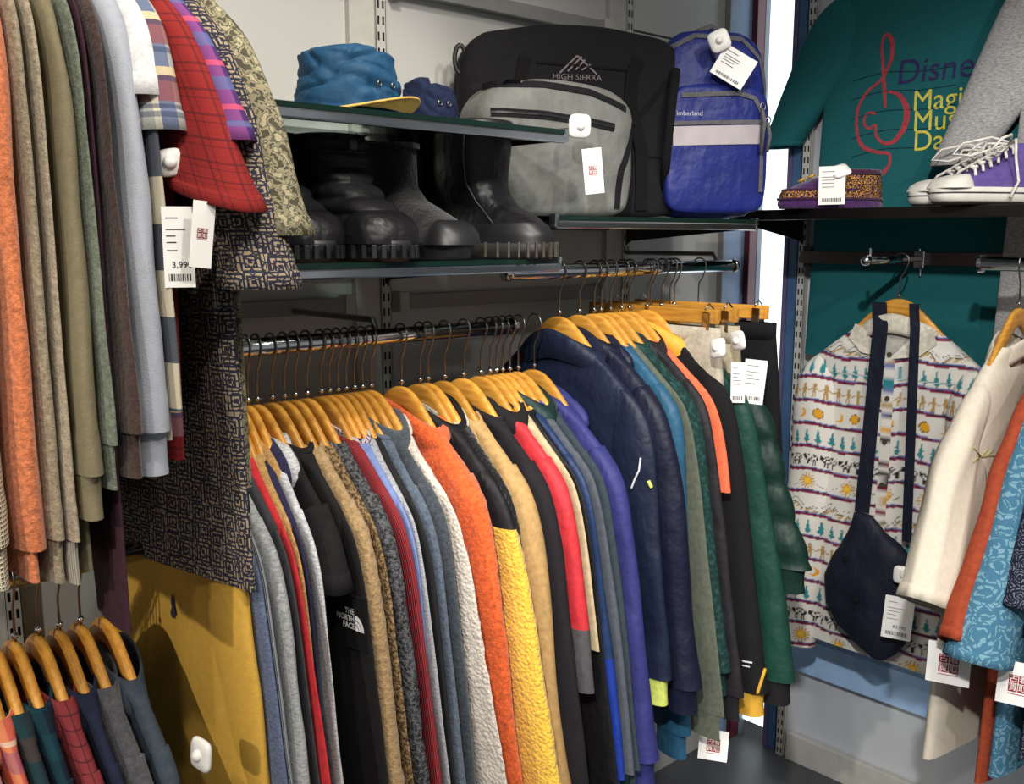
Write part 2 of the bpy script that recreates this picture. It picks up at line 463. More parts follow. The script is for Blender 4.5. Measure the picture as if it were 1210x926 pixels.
# ---- rails
Z1 = onY(450, 398, YR).z; Z2 = onY(740, 318, YR).z
Z0 = 2.18; ZL = onY(45, 676, YR).z
X1e = onY(604, 380, YR).x; X2e = onY(866, 306, YR).x; X2s = onY(600, 322, YR).x
def rail(label, x0, x1, z, clip=()):
    o = empty('hanging_rail', (0, YR, z), 0, label, 'clothes rail')
    n = 20
    obj('tube', tube([(x0, 0, 0), (x1, 0, 0)], 0.0155, n), CHROME, o, smooth=False)
    for p in o.children: p.data.polygons.foreach_set('use_smooth', [True]*n+[False, False])
    for s, x in ((-1, x0), (1, x1)):
        prof = [(0, 0.0165), (0.006, 0.0172), (0.012, 0.0165), (0.0155, 0.012), (0.017, 0.0)]
        R = [[(x-s*0.004+s*a, r*math.cos(t*2*PI/20), r*math.sin(t*2*PI/20)) for t in range(20)] for a, r in [(0, 0.0158)]+prof[:-1]+[(0.017, 0.001)]]
        link('end_cap', loft(R), CHROME, o)
    for x in clip:
        obj('support_arm', tube([(x, YA-YR, 0.03), (x, 0.02, 0.03), (x, 0.0, 0.0)], 0.006, 8), STEEL, o)
    return o
rail('lower chrome rail crowded with fleeces and sweatshirts under the boot shelf', uprx[0]+0.05, X1e, Z1, (uprx[0]+0.06, 1.0))
rail('upper chrome rail of outdoor jackets below the duffel shelf', X2s, X2e, Z2, (X2s+0.05, uprx[2]))
rail('high chrome rail holding the knits and print shirts', -0.75, 0.66, Z0, (-0.6, uprx[0]))
rail('low chrome rail of plaid shirts beneath the hanging knits', -0.75, 0.56, ZL, (-0.6, uprx[0]))

# ---- glass shelves
def glass_mat():
    m, nt, b = _mat('tinted_glass'); nt.nodes.remove(b)
    out = nt.nodes['Material Output']; mx = nt.nodes.new('ShaderNodeMixShader')
    t = nt.nodes.new('ShaderNodeBsdfTransparent'); t.inputs[0].default_value = (0.80, 0.86, 0.84, 1)
    g = nt.nodes.new('ShaderNodeBsdfGlossy'); g.inputs['Roughness'].default_value = 0.02; g.inputs[0].default_value = (0.9, 0.95, 0.95, 1)
    fr = nt.nodes.new('ShaderNodeFresnel'); fr.inputs[0].default_value = 1.5
    nt.links.new(fr.outputs[0], mx.inputs[0]); nt.links.new(t.outputs[0], mx.inputs[1]); nt.links.new(g.outputs[0], mx.inputs[2])
    nt.links.new(mx.outputs[0], out.inputs[0]); return m
GLASS = glass_mat()
GEDGE = solid('green_glass_edge', '#0d231d', 0.15)
def shelf(label, x0, x1, y0, y1, z, brk=()):
    """top surface at z; front at y0"""
    o = empty('glass_shelf', ((x0+x1)/2, y1, z), 0, label, 'shelf'); h = (x1-x0)/2
    box('glass_sheet', -h, h, y0-y1, -0.004, -0.008, 0, GLASS, o)
    box('front_edge', -h, h, y0-y1-0.003, y0-y1, -0.008, 0.0005, GEDGE, o)
    box('front_rail', -h, h, y0-y1-0.004, y0-y1+0.006, -0.024, -0.0082, CHROME, o, bev=0.003)
    box('back_rail', -h, h, -0.02, -0.006, -0.022, -0.0082, DARKSTEEL, o, bev=0.002)
    for s in (-1, 1): box('end_clip', s*h-0.005, s*h+0.005, y0-y1-0.005, y0-y1+0.012, -0.021, 0.004, CHROME, o, bev=0.0015)
    for s in (-1, 1): box('side_rail', s*(h-0.004)-0.003, s*(h-0.004)+0.003, y0-y1+0.006, -0.02, -0.020, -0.0082, DARKSTEEL, o, bev=0.001)
    for x in brk:
        prism_obj('bracket', [(y0-y1+0.06, -0.0085), (0, -0.0085), (0, -0.07), (-0.03, -0.05), (y0-y1+0.06, -0.02)], x-(x0+x1)/2-0.002, x-(x0+x1)/2+0.002, 'x', DARKSTEEL, o)
    return o
ZH = onY(450, 131, YF).z; ZB = onY(450, 310, YF).z; ZD = onY(765, 257, YF).z
XHe = onY(668, 152, YF).x; XBe = onY(660, 308, YF).x; XDs = onY(652, 257, YF).x; XDe = onY(893, 260, YF).x
shelf('short glass shelf holding the two bucket hats', uprx[0]+0.02, XHe, YF, YA-0.12, ZH, ())
shelf('glass shelf lined with black boots above the lower rail', uprx[0]+0.02, XBe, YF, YA, ZB, (uprx[1],))
shelf('glass shelf carrying the duffel bags and the blue backpack', XDs+0.01, XDe, YF, YA, ZD, (uprx[2],))
# end-wall shelf
XS = 2.22
ZS = onX(1040, 245, XS).z
es = empty('glass_shelf', (XB, 0, ZS), 0, 'dark glass shelf with the purple sneakers and slippers', 'shelf')
ys = onX(864, 256, XS).y
box('glass_sheet', XS-XB, -0.004, -1.0, ys, -0.008, 0, GLASS, es)
box('front_rail', XS-XB-0.004, XS-XB+0.008, -1.0, ys, -0.026, 0.0005, DARKSTEEL, es, bev=0.002)
box('side_rail', XS-XB+0.008, -0.01, ys-0.008, ys, -0.022, -0.0005, DARKSTEEL, es, bev=0.001)
box('end_clip', XS-XB-0.006, XS-XB+0.01, ys-0.008, ys+0.002, -0.028, 0.004, CHROME, es, bev=0.002)
prism_obj('bracket', [(XS-XB+0.05, -0.009), (0, -0.009), (0, -0.10), (-0.03, -0.08), (XS-XB+0.05, -0.028)], ub-0.002, ub+0.002, 'y', DARKSTEEL, es)
# flat bar and face-out arm
XBAR = XB-0.06
zb = onX(1050, 305, XBAR).z; yb0 = onX(946, 305, XBAR).y
fb = empty('display_bar', (XBAR, 0, zb), 0, 'flat dark steel display bar across the teal t-shirt', 'wall bar')
box('bar', -0.006, 0.006, -0.9, yb0, -0.018, 0.018, solid('bronze_steel', '#6e6663', 0.4, 1.0), fb, bev=0.002)
box('mount', 0.006, 0.05, yb0-0.03, yb0-0.005, -0.03, 0.03, DARKSTEEL, fb, bev=0.002)
ya = onX(1091, 303, XBAR).y
fo = empty('face_out_arm', (XBAR, ya, zb), 0, 'short chrome arm with ball end hooked on the bar', 'display arm')
obj('rod', tube([(-0.012, 0, 0.0), (-0.30, 0, 0.0)], 0.0085, 14), CHROME, fo, smooth=True)
R = []
for k in range(9):
    a = -PI/2+PI*k/8; R.append([(-0.305+0.013*math.sin(a), 0.0135*math.cos(a)*math.cos(t*PI/8)+0.0, 0.0135*math.cos(a)*math.sin(t*PI/8)) for t in range(16)])
link('ball_end', loft(R), CHROME, fo)
obj('stop_pin', tube([(-0.285, 0, 0.008), (-0.287, 0, 0.030)], 0.003, 8), CHROME, fo)
obj('stop_pin', tube([(-0.02, 0, 0.01), (-0.02, 0, 0.026)], 0.003, 8), CHROME, fo)
box('hook_clamp', -0.024, 0.010, -0.014, 0.014, -0.026, 0.022, CHROME, fo, bev=0.003)
obj('clamp_screw', tube([(-0.010, 0, -0.026), (-0.010, 0, -0.045)], 0.0035, 8), STEEL, fo)
# end-wall rod at the right
XR = 2.26
zr = onX(1180, 312, XR).z; yr0 = onX(1160, 312, XR).y
rb = empty('hanging_rail', (XR, 0, zr), 0, 'chrome rail holding the short-sleeved shirts by the end wall', 'clothes rail')
obj('tube', tube([(0, -0.9, 0), (0, yr0, 0)], 0.0155, 20), CHROME, rb, smooth=True)
obj('end_flange', tube([(0, yr0-0.003, 0), (0, yr0+0.004, 0)], 0.021, 20), CHROME, rb)
# low wall ledge
zlg = onX(1020, 800, XB-0.03).z
lg = empty('wall_ledge', (XB, 0, zlg), 0, 'pale blue ledge low on the end wall under the print shirt', 'ledge')
box('ledge_face', -0.03, 0.004, -1.0, ub-0.03, -0.055, 0.055, solid('pale_blue_paint', '#a6c8ee', 0.35), lg, bev=0.003)
# ---------------------------------------------------------------- hangers
def hanger_meshes():
    R = []
    for k in range(41):
        y = -0.195+0.39*k/40; s = abs(y)/0.195
        top = -0.088-0.172*(math.sqrt(s*s+0.05)-0.2236)/0.8010
        hgt = 0.054*(1-s)+0.026*s+0.012*math.exp(-(y/0.03)**2)*-1
        th = 0.0075
        if s > 0.93: q = math.sqrt(max(0.0, 1-((s-0.93)/0.0701)**2)); hgt *= max(q, 0.05); th *= max(q, 0.05)
        zc = top-0.054*0.5*(1-s)-0.013*s
        ring = []
        for t in range(16):
            a = 2*PI*t/16; cx, cz = math.cos(a), math.sin(a)
            ring.append((math.copysign(abs(cx)**0.6, cx)*th, y, zc+math.copysign(abs(cz)**0.8, cz)*hgt/2))
        R.append(ring)
    arm = loft(R, (True, True)); arm.materials.append(WOOD)
    P = []
    for k in range(15):
        a = math.radians(205-k*(235)/14); P.append((0, -0.0195*math.cos(a), 0.002+0.0195*math.sin(a)))
    P += [(0, -0.010, -0.026), (0, -0.003, -0.036), (0, 0, -0.046), (0, 0, -0.096)]
    v, f = tube(P, 0.0019, 8); hook = mk(v, f, True); hook.materials.append(HOOKM)
    v, f = tube([(0, 0, -0.082), (0, 0, -0.088)], 0.005, 10); col = mk(v, f, True); col.materials.append(CHROME)
    return arm, hook, col
H_ARM, H_HOOK, H_COL = hanger_meshes()
def hanger(loc, rz, label):
    h = empty('wooden_hanger', loc, rz, label, 'hanger', 'wooden clothes hangers')
    link('hanger_arm', H_ARM, None, h); link('hook', H_HOOK, None, h); link('collar_ring', H_COL, None, h)
    return h

# ---------------------------------------------------------------- garments
def sring(n, yc, ha, tc, ht, z, ex=2.4):
    th = np.arange(n)*2*PI/n; c, s = np.cos(th), np.sin(th)
    y = yc+ha*np.sign(c)*np.abs(c)**(2/ex); x = tc+ht*np.sign(s)*np.abs(s)**(2/ex)
    return np.stack([x, y, np.full(n, z)], 1), np.stack([s, c*min(ht/ha, 1), np.zeros(n)], 1)

RAILS = {'r1': ('y', YR, Z1, 0.0), 'r2': ('y', YR, Z2, 0.0), 'up': ('y', YR, Z0, 0.0), 'low': ('y', YR, ZL, 0.0), 'b': ('x', XR, zr, -PI/2)}
LAST = {}
SEED = [11]
def outline(d, o):
    """half width of the shoulder line and the sleeve's outer edge at depth d below the neck"""
    wn, sw, ds, fl = o['wn'], o['sw'], o['ds'], o['flare']
    if d <= ds: return wn+(sw-wn)*(max(d, 0)/ds)**0.9
    s0 = (sw-wn)/ds*0.9; lam = 0.04
    e = d-ds
    return sw+fl*e+(s0-fl)*lam*(1-math.exp(-e/lam)) - o['curve']*max(0, e-0.25)**2

DEF = dict(wn=0.098, sw=0.205, ds=0.085, flare=0.17, curve=0.0, L=0.66, bw=0.255, ht=0.016, sl=0.60, sleeve='long', sw_w=0.125, cuff_w=0.085,
           collar='crew', cuff=True, fold=0.006, n=36, sn=26, bands=None, sbands=None, puff=0.0, yaw=None, seam=0.015, neckz=-0.158, hang=True, fuzz=0.0,
           edge='sleeve', lean=0.0, st=None, colour=None, far=True, zsub=0.014, dz=0.0, sfold=1.0, slant=0.0, farsc=0.9, wr=0.0016, bot=None, pleat=0.0, hts=None)
QUEUE = {}
def edge_x(o, rail, px, py):
    ax, rc, rz_, rot = RAILS[rail]; d = 0.3
    for _ in range(6):
        a = outline(d, o); p = onY(px, py, rc-a); d = max(0.0, rz_+o['neckz']-p.z)
    return p.x, a
def hang_rail(rail, step=0.017):
    '''place the queued garments: near edges where the photo shows them, hangers in even order'''
    prev_e = prev_h = None
    for args, kw in QUEUE.pop(rail):
        o = dict(DEF); o.update(kw)
        if kw.get('X') is not None:
            prev_h = kw['X']; build_garment(*args, **kw); continue
        e, a = edge_x(o, rail, args[1], args[2])
        if prev_e is not None: e = max(e, prev_e+0.008)
        gap = (e-prev_e) if prev_e is not None else 0.035
        hts = min(max(0.5*gap, 0.0055), 0.026)
        c = e-hts; h = c if prev_h is None else min(max(c, prev_h+step), c+0.03)
        if prev_h is not None and h < prev_h+0.006: h = prev_h+0.006
        kw = dict(kw); kw.update(X=h, yaw=math.asin(max(-0.3, min(0.3, (c-h)/a))), hts=hts, ht=max(0.011, min(o['ht'], hts*1.1)))
        prev_e, prev_h = e, h
        build_garment(*args, **kw)
def garment(rail, *a, **kw):
    if rail in ('r1', 'r2', 'up', 'low'): QUEUE.setdefault(rail, []).append(((rail,)+a, kw))
    else: return build_garment(rail, *a, **kw)
def build_garment(rail, px, py, name, label, mat, cat='jacket', group=None, cmat=None, short=None, X=None, pos=None, **kw):
    o = dict(DEF); o.update(kw); SEED[0] += 1; sd = SEED[0]; rnd = random.Random(sd*7)
    yaw = o['yaw'] if o['yaw'] is not None else rnd.uniform(-0.035, 0.035)
    if pos is None:
        ax, rc, rz_, rot = RAILS[rail]
        d = 0.3; v = None
        if X is None:
            for _ in range(6):
                a = outline(d, o) if o['edge'] == 'sleeve' else o['bw']
                p = onY(px, py, rc-a) if ax == 'y' else onX(px, py, rc-a)
                d = max(0.0, (rz_+o['neckz'])-p.z); v = p.x if ax == 'y' else p.y
            v = v + (-o['ht']-a*math.sin(yaw) if ax == 'y' else a*math.sin(yaw))
        else: v = X
        loc = (v, rc, rz_) if ax == 'y' else (rc, v, rz_)
    else: loc, rot = pos
    if o['bot'] and pos is None:
        d0 = o['ds']-o['seam']; d = o['sl']
        for _ in range(6):
            a = outline(d, o)-0.04
            p = onY(o['bot'][0], o['bot'][1], rc-a) if ax == 'y' else onX(o['bot'][0], o['bot'][1], rc-a)
            d = rz_+o['neckz']+o['dz']-p.z
        o['sl'] = max(0.12, d-d0-(0.056 if (o['cuff'] and o['sleeve'] == 'long') else 0))
    LAST.setdefault(rail, []).append((round(v if pos is None else 0, 3), name))
    root = empty(name, loc, rot+yaw, label, cat, group)
    mats = [mat] if not isinstance(mat, list) else mat
    cm = cmat or mats[0]
    nz = o['neckz']+o['dz']; n = o['n']; N1, N2 = SN(sd), SN(sd+500)
    # body
    ds_ = np.unique(np.concatenate([np.linspace(0, o['ds'], max(9, int(o['ds']/o['zsub']))), np.arange(o['ds'], o['L'], o['zsub']*1.4), [o['L']]]))
    rings = []; fz = np.random.RandomState(sd)
    for d in ds_:
        if d <= o['ds']: w = outline(d, o)
        else:
            q = min(1, (d-o['ds'])/0.12); w = o['sw']-0.006*q+(o['bw']-o['sw'])*min(1, (d-o['ds'])/(o['L']-o['ds']))**0.7
        q = min(1.0, d/0.06); ht = 0.0125+(max(o['ht'], 0.0125)-0.0125)*q
        if d < 0.03: ht = ht+0.014*(1-d/0.03)
        if o['puff'] > 0 and d > o['ds']*0.5:
            ht += o['puff']*abs(math.sin(PI*d/0.085))**0.5
        r, nn = sring(n, 0, w, 0, ht, nz-d, 3.2 if d < 0.14 else 2.4)
        th = np.arange(n)*2*PI/n
        r += nn*(o['fold']*min(1, d/0.25)*N1(th*3.2, d*9+0*th))[:, None]
        r[:, 0] += 0.5*o['fold']*min(1, d/0.2)*N2(th*1.2, d*5+0*th)+o['lean']*d
        if o['fuzz']: r += nn*(o['fuzz']*fz.randn(n))[:, None]; r[:, 1] += o['fuzz']*fz.randn(n)
        rings.append(r)
    def bandfn(levels, bands):
        def f(j, i):
            for lim, mi in bands:
                if levels[j] < lim: return mi
            return bands[-1][1]
        return f
    rings = np.array(rings)
    colr = o['colour'](rings.reshape(-1, 3)) if o['colour'] else None
    me = loft(rings, matfn=bandfn(ds_, o['bands']) if o['bands'] else None, colour=colr)
    body = link('body', me, mats, root)
    # sleeves
    if o['sleeve'] != 'none':
        d0 = o['ds']-o['seam']; m = o['sn']; shortS = o['sleeve'] == 'short'
        lv = np.unique(np.concatenate([d0+np.linspace(0, 0.05, 7), np.arange(d0+0.05, d0+o['sl'], o['zsub']), [d0+o['sl']]]))
        for side in ((-1, 1) if o['far'] else (-1,)):
            NA, NB = SN(sd*3+side), SN(sd*5+side); rings = []
            sc_ = 1.0 if side < 0 else o['farsc']
            st = o['st'] if o['st'] is not None else (0.0 if o['hts'] else rnd.uniform(-0.008, 0.002))
            for d in lv:
                e = d-d0; ex_ = outline(d, o)+0.001+0.003*min(1, e/0.04)
                w = 0.010+(o['sw_w'])*(1-math.exp(-e/0.045))
                if e > 0.2: w -= (o['sw_w']-o['cuff_w'])*min(1, (e-0.2)/(max(o['sl'], 0.3)-0.2))
                ht = 0.010+(o['ht']*1.15-0.006)*(1-math.exp(-e/0.03)) if o['hts'] is None else o['hts']*(0.62+0.38*(1-math.exp(-e/0.03)))
                if shortS: ht += 0.016*min(1, e/o['sl'])**2; w += 0.03*(e/o['sl'])
                if o['puff'] > 0: ht += o['puff']*1.3*abs(math.sin(PI*(e+0.02)/0.085))**0.5; ex_ += o['puff']*abs(math.sin(PI*(e+0.02)/0.085))**0.5
                if not shortS and o['cuff'] and e > o['sl']-0.05: ht *= 1.15; w += 0.008
                r, nn = sring(m, side*(ex_-w/2)*sc_, w/2, st*min(1, e/0.15)+o['lean']*d, ht, nz-d, 2.2)
                th = np.arange(m)*2*PI/m; q = min(1, e/0.12)*(1.0 if o['hts'] is None else min(1.0, o['hts']/0.014))
                r += nn*(o['sfold']*o['fold']*0.9*q*NA(th*2.3, d*14+0*th))[:, None]
                r[:, 1] += o['sfold']*o['fold']*0.5*q*NB(th*0.6, d*20+0*th)
                r[:, 0] += o['sfold']*o['fold']*0.7*q*NB(th*0.5+3, d*7+0*th)
                if o['pleat']: r += nn*(o['pleat']*min(1, e/0.2)*np.sin(th*9+2*NA(th*0.7, d*4+0*th)))[:, None]
                r[:, 0] += o['wr']*q*NB(th*1.4+9, d*46+0*th+th)
                if o['slant']: r[:, 2] += o['slant']*q*(r[:, 1]-side*(ex_-w/2))*side*min(1, e/o['sl'])
                if o['fuzz']: r += nn*(o['fuzz']*fz.randn(m))[:, None]; r[:, 1] += o['fuzz']*fz.randn(m)
                rings.append(r)
            rings = np.array(rings)
            colr = o['colour'](rings.reshape(-1, 3)) if o['colour'] else None
            me = loft(rings, caps=(True, False), matfn=bandfn(lv-d0, o['sbands']) if o['sbands'] else None, colour=colr)
            s = link('sleeve', me, mats, root)
            last = rings[-1]; cen = last.mean(0)
            if not shortS and o['cuff']:
                cr = []
                for k in range(7):
                    q = k/6; f = 0.82-0.06*math.sin(PI*q); r = cen+(last-cen)*np.array([0.9, f, 1]); r[:, 2] = cen[2]+0.006-0.062*q
                    cr.append(r)
                link('cuff', loft(cr), cm if o['cuff'] is True else o['cuff'], s)
            elif shortS:
                cr = []
                upr = rings[-min(3, len(rings))]; cu = upr.mean(0)
                for q, off in ((1.0, 0.0002), (0.95, 0.0016), (0.0, 0.0016), (-0.02, 0.0), (0.0, -0.0016), (0.9, -0.0016)):
                    base = last+(upr-last)*q; cc_ = cen+(cu-cen)*q; v_ = base-cc_; v_[:, 2] = 0
                    cr.append(base+v_/np.maximum(np.linalg.norm(v_, axis=1, keepdims=True), 1e-6)*off)
                colr = o['colour'](np.array(cr).reshape(-1, 3)) if o['colour'] else None
                link('sleeve_hem', loft(cr, colour=colr), mats[-1], s)
    # collar
    wn, c = o['wn'], o['collar']; n2 = 32
    def cring(prof, nm, mt, ex=2.0, wob=0.003, par=root):
        rr = []
        for ha, ht, z, tc in prof:
            r, nn = sring(n2, 0, ha, tc, ht, nz+z, ex)
            th_c = np.arange(n2)*2*PI/n2; r[:, 2] -= (0.010+0.024*max(0, z)/0.04+0.9*max(0, ha-wn))*np.abs(np.cos(th_c))**1.6; r[:, 2] += wob*N1(np.arange(n2)*2*PI/n2*1.5, z*20+np.zeros(n2)); rr.append(r)
        cl = o['colour'](np.array(rr).reshape(-1, 3)) if (o['colour'] and mt is mats[0]) else None
        return link(nm, loft(rr, colour=cl), mt, par)
    if c == 'crew':
        cring([(wn+0.010, 0.026, -0.012, 0), (wn+0.008, 0.029, -0.002, 0), (wn+0.003, 0.030, 0.008, 0), (wn-0.002, 0.029, 0.012, 0), (wn-0.006, 0.026, 0.006, 0), (wn-0.006, 0.025, -0.006, 0)], 'neckband', cm)
    elif c == 'stand':
        cring([(wn+0.012, 0.026, -0.012, 0), (wn+0.008, 0.030, 0.005, 0), (wn+0.006, 0.034, 0.018, 0), (wn+0.010, 0.037, 0.032, 0.003), (wn+0.007, 0.036, 0.036, 0.003), (wn, 0.032, 0.030, 0.002), (wn-0.006, 0.028, -0.004, 0)], 'stand_collar', cm)
    elif c == 'shirt':
        cring([(wn-0.004, 0.026, -0.008, 0), (wn-0.002, 0.029, 0.020, 0), (wn+0.002, 0.030, 0.026, 0), (wn+0.009, 0.032, 0.027, 0), (wn+0.016, 0.034, 0.014, -0.002), (wn+0.022, 0.036, -0.008, -0.004), (wn+0.028, 0.036, -0.022, -0.005), (wn+0.024, 0.032, -0.022, -0.004)], 'collar', cm)
    elif c == 'hood':
        cring([(wn+0.014, 0.026, -0.020, 0), (wn+0.020, 0.034, -0.004, 0.002), (wn+0.020, 0.040, 0.014, 0.006), (wn+0.010, 0.042, 0.030, 0.010), (wn-0.004, 0.036, 0.034, 0.012), (wn-0.012, 0.028, 0.022, 0.010), (wn-0.008, 0.024, 0.0, 0.004)], 'hood_rim', cm, wob=0.007)
        rr = []
        for k in range(11):
            q = k/10; a = PI*q
            r, nn = sring(n2, -0.012*math.sin(a), (wn+0.02)*math.sin(a)**0.5+0.004, 0.020+0.006*q, 0.024*math.sin(a)**0.6+0.002, nz+0.030-0.13*q, 2.2)
            r += nn*(0.006*N2(np.arange(n2)*2*PI/n2*2.2, q*6+np.zeros(n2)))[:, None]; rr.append(r)
        link('hood', loft(rr), cm, root)
    elif c == 'big':
        cring([(wn+0.016, 0.026, -0.025, 0), (wn+0.024, 0.036, -0.004, 0), (wn+0.026, 0.042, 0.014, 0.003), (wn+0.024, 0.046, 0.034, 0.007), (wn+0.014, 0.045, 0.044, 0.009), (wn+0.002, 0.038, 0.038, 0.008), (wn-0.008, 0.030, 0.004, 0.003)], 'hood_collar', cm, wob=0.008)
    if o['hang']: hanger(loc, rot+yaw, 'wooden hanger inside the '+(short or label[:60]))
    return root
# ---------------------------------------------------------------- lower rail (fleeces and sweatshirts), front to back
g1 = 'garments on the lower chrome rail'
def r1(px, py, name, label, short, mat, cat='jacket', **k): return garment('r1', px, py, name, label, mat, cat, g1, short=short, **k)
YEL = fabric('mustard_sweat', '#d0a02e', 'plain', var=0.07)
r1(302, 703, 'sweatshirt', 'mustard yellow sweatshirt with a tiny stitched figure, first on the lower rail', 'mustard yellow sweatshirt', YEL, 'sweatshirt', ht=0.022, sw_w=0.15, cuff_w=0.12, fold=0.008, yaw=0.0, flare=0.10, sw=0.195, L=0.72, bw=0.27)
r1(306, 703, 'sweatshirt', 'slate blue sweatshirt squeezed behind the mustard one', 'slate blue sweatshirt', fabric('slate_sweat', '#5d6b8a', 'heather'), 'sweatshirt', ht=0.010)
r1(317, 703, 'sweatshirt', 'thin pale grey ribbed sweatshirt with rippled sleeve', 'thin pale grey ribbed sweatshirt', fabric('pale_grey_rib', '#9a9fa6', 'rib'), 'sweatshirt', ht=0.010)
r1(344, 703, 'sweatshirt', 'mid grey heather sweatshirt with plain crew neck', 'mid grey heather sweatshirt', fabric('grey_heather', '#9b9d9e', 'heather'), 'sweatshirt', ht=0.018, flare=0.20)
r1(352, 703, 'sweatshirt', 'charcoal sweatshirt between grey heather and scarlet ones', 'charcoal sweatshirt', fabric('charcoal_sweat', '#3a3b40', 'plain'), 'sweatshirt', ht=0.010)
r1(361, 703, 'track_top', 'scarlet red track top with smooth sleeve', 'scarlet red track top', fabric('scarlet', '#c3232b', 'plain'), 'track top', ht=0.010, flare=0.23)
r1(364, 703, 'hoodie', 'tan hoodie with its hood rolled over the scarlet track top', 'tan hoodie', fabric('tan_sweat', '#b98d4c', 'fleece'), 'hoodie', collar='hood', ht=0.009, flare=0.14)
r1(361, 648, 'hoodie', 'deep indigo hoodie beside the pale heather one', 'deep indigo hoodie', fabric('indigo_sweat', '#2a2848', 'plain'), 'hoodie', collar='hood', ht=0.010, flare=0.10)
r1(387, 703, 'hoodie', 'pale grey heather hoodie with thick folded hood', 'pale grey heather hoodie', fabric('pale_heather', '#c2c3c7', 'heather'), 'hoodie', collar='hood', ht=0.018, fold=0.008, flare=0.14)
BLK = fabric('black_cotton', '#1a191b', 'plain')
r1(416, 640, 'jacket', 'matt black jacket with wide half-length sleeve', 'matt black jacket', BLK, collar='crew', ht=0.014, sleeve='short', bot=(405, 632), sw_w=0.16, bw=0.205)
r1(434, 703, 'jacket', 'black jacket with a square logo patch on the sleeve', 'black jacket with sleeve patch', fabric('black_shell', '#1d1b1d', 'plain'), collar='stand', ht=0.018, sw_w=0.15, sfold=0.5)
r1(458, 703, 'coat', 'camel wool fleece coat with soft nap', 'camel wool fleece coat', fabric('camel', '#a98a5e', 'fleece'), 'coat', collar='shirt', ht=0.018, fuzz=0.0008)
r1(463, 703, 'coat', 'brown and black flecked boucle coat', 'flecked brown boucle coat', fabric('brown_boucle', '#8a6f4c', 'boucle'), 'coat', ht=0.009, fuzz=0.001)
r1(486, 703, 'cardigan', 'speckled charcoal wool cardigan', 'speckled charcoal cardigan', fabric('charcoal_wool', '#55565a', 'boucle'), 'cardigan', collar='shirt', ht=0.018, fuzz=0.0012, fold=0.004)
r1(498, 703, 'pullover', 'brick red ribbed pullover with stand collar', 'brick red ribbed pullover', fabric('brick_rib', '#a3323a', 'rib'), 'pullover', collar='stand', ht=0.013)
r1(476, 612, 'fleece_jacket', 'periwinkle blue fleece with dotted lilac collar lining', 'periwinkle blue fleece', fabric('periwinkle', '#7488c0', 'plain'), 'fleece', collar='stand', cmat=blotch('dotted_lilac', ['#2b262c', '#b9afba', '#b9afba'], 160, (0.42, 0.6)), ht=0.009, wn=0.10, flare=0.10)
r1(502, 703, 'sweatshirt', 'light steel grey sweatshirt with smooth long sleeve', 'light steel grey sweatshirt', fabric('steel_grey_sweat', '#a2a5ac', 'heather'), 'sweatshirt', ht=0.013)
r1(515, 703, 'jacket', 'thin black zip jacket before the blue-grey fleece', 'thin black zip jacket', fabric('black_twill', '#222123', 'plain'), collar='stand', ht=0.011, wn=0.095)
r1(530, 703, 'fleece_jacket', 'blue-grey melange fleece with hooded collar', 'blue-grey melange fleece', fabric('bluegrey_fleece', '#556274', 'fleece'), 'fleece', collar='stand', ht=0.014, sw_w=0.11)
r1(548, 703, 'fleece_jacket', 'charcoal blue fleece with green-edged stand collar', 'charcoal fleece with green-edged collar', fabric('charcoal_fleece', '#3d454e', 'fleece'), 'fleece', collar='big', cmat=fabric('slate_collar_fleece', '#454e55', 'fleece'), ht=0.018, flare=0.13)
r1(563, 703, 'fleece_jacket', 'cream sherpa fleece with shaggy pile', 'cream sherpa fleece', fabric('cream_sherpa', '#cfc4b8', 'sherpa'), 'fleece', collar='stand', ht=0.020, fuzz=0.0012, fold=0.005, flare=0.26)
r1(604, 703, 'fleece_jacket', 'bright orange fluffy fleece with high collar', 'bright orange fluffy fleece', fabric('orange_fur', '#e05a0c', 'fleece'), 'fleece', collar='big', ht=0.026, fuzz=0.0010, sw_w=0.17, cuff_w=0.15, flare=0.15)
r1(629, 703, 'fleece_jacket', 'fleece with black padded shoulders and yellow sherpa sleeves', 'black and yellow sherpa fleece', [fabric('black_padding', '#17161a', 'nylon', rough=0.6), fabric('yellow_sherpa', '#e3b422', 'sherpa')], 'fleece', collar='big', cmat=fabric('black_padding', '#17161a', 'nylon', rough=0.6), ht=0.020, bands=[(0.17, 0), (9, 1)], sbands=[(0.085, 0), (9, 1)], fuzz=0.0010, cuff=False, sw_w=0.15, cuff_w=0.13, flare=0.26)
r1(614, 630, 'jacket', 'black curly sherpa jacket with a cream pile edge', 'black curly sherpa jacket', [fabric('black_sherpa', '#141416', 'sherpa'), fabric('cream_pile', '#b9b2a2', 'sherpa')], collar='stand', cmat=fabric('cream_pile', '#b9b2a2', 'sherpa'), ht=0.012, fuzz=0.0014, flare=0.08)
r1(657, 703, 'work_jacket', 'tan canvas work jacket with turned collar', 'tan canvas work jacket', fabric('tan_canvas', '#b18c55', 'plain'), 'jacket', collar='shirt', ht=0.020, sw_w=0.14, fold=0.007)
r1(678, 703, 'softshell', 'black softshell jacket behind the tan canvas one', 'black softshell jacket', fabric('black_softshell', '#1e1b1f', 'plain'), 'jacket', collar='stand', ht=0.016, sw_w=0.14)
RED = fabric('red_shell', '#c4242f', 'nylon', rough=0.6)
r1(698, 703, 'ski_jacket', 'red shell with black hood, white collar flash and grey forearm', 'red shell with grey forearm', [RED, fabric('grey_shell', '#4d4a4d', 'plain')], 'jacket', collar='big', cmat=fabric('black_hoodcloth', '#1b191b', 'plain'), ht=0.018, sbands=[(0.30, 0), (9, 1)], cuff=False, sl=0.42, sw_w=0.15, cuff_w=0.15)
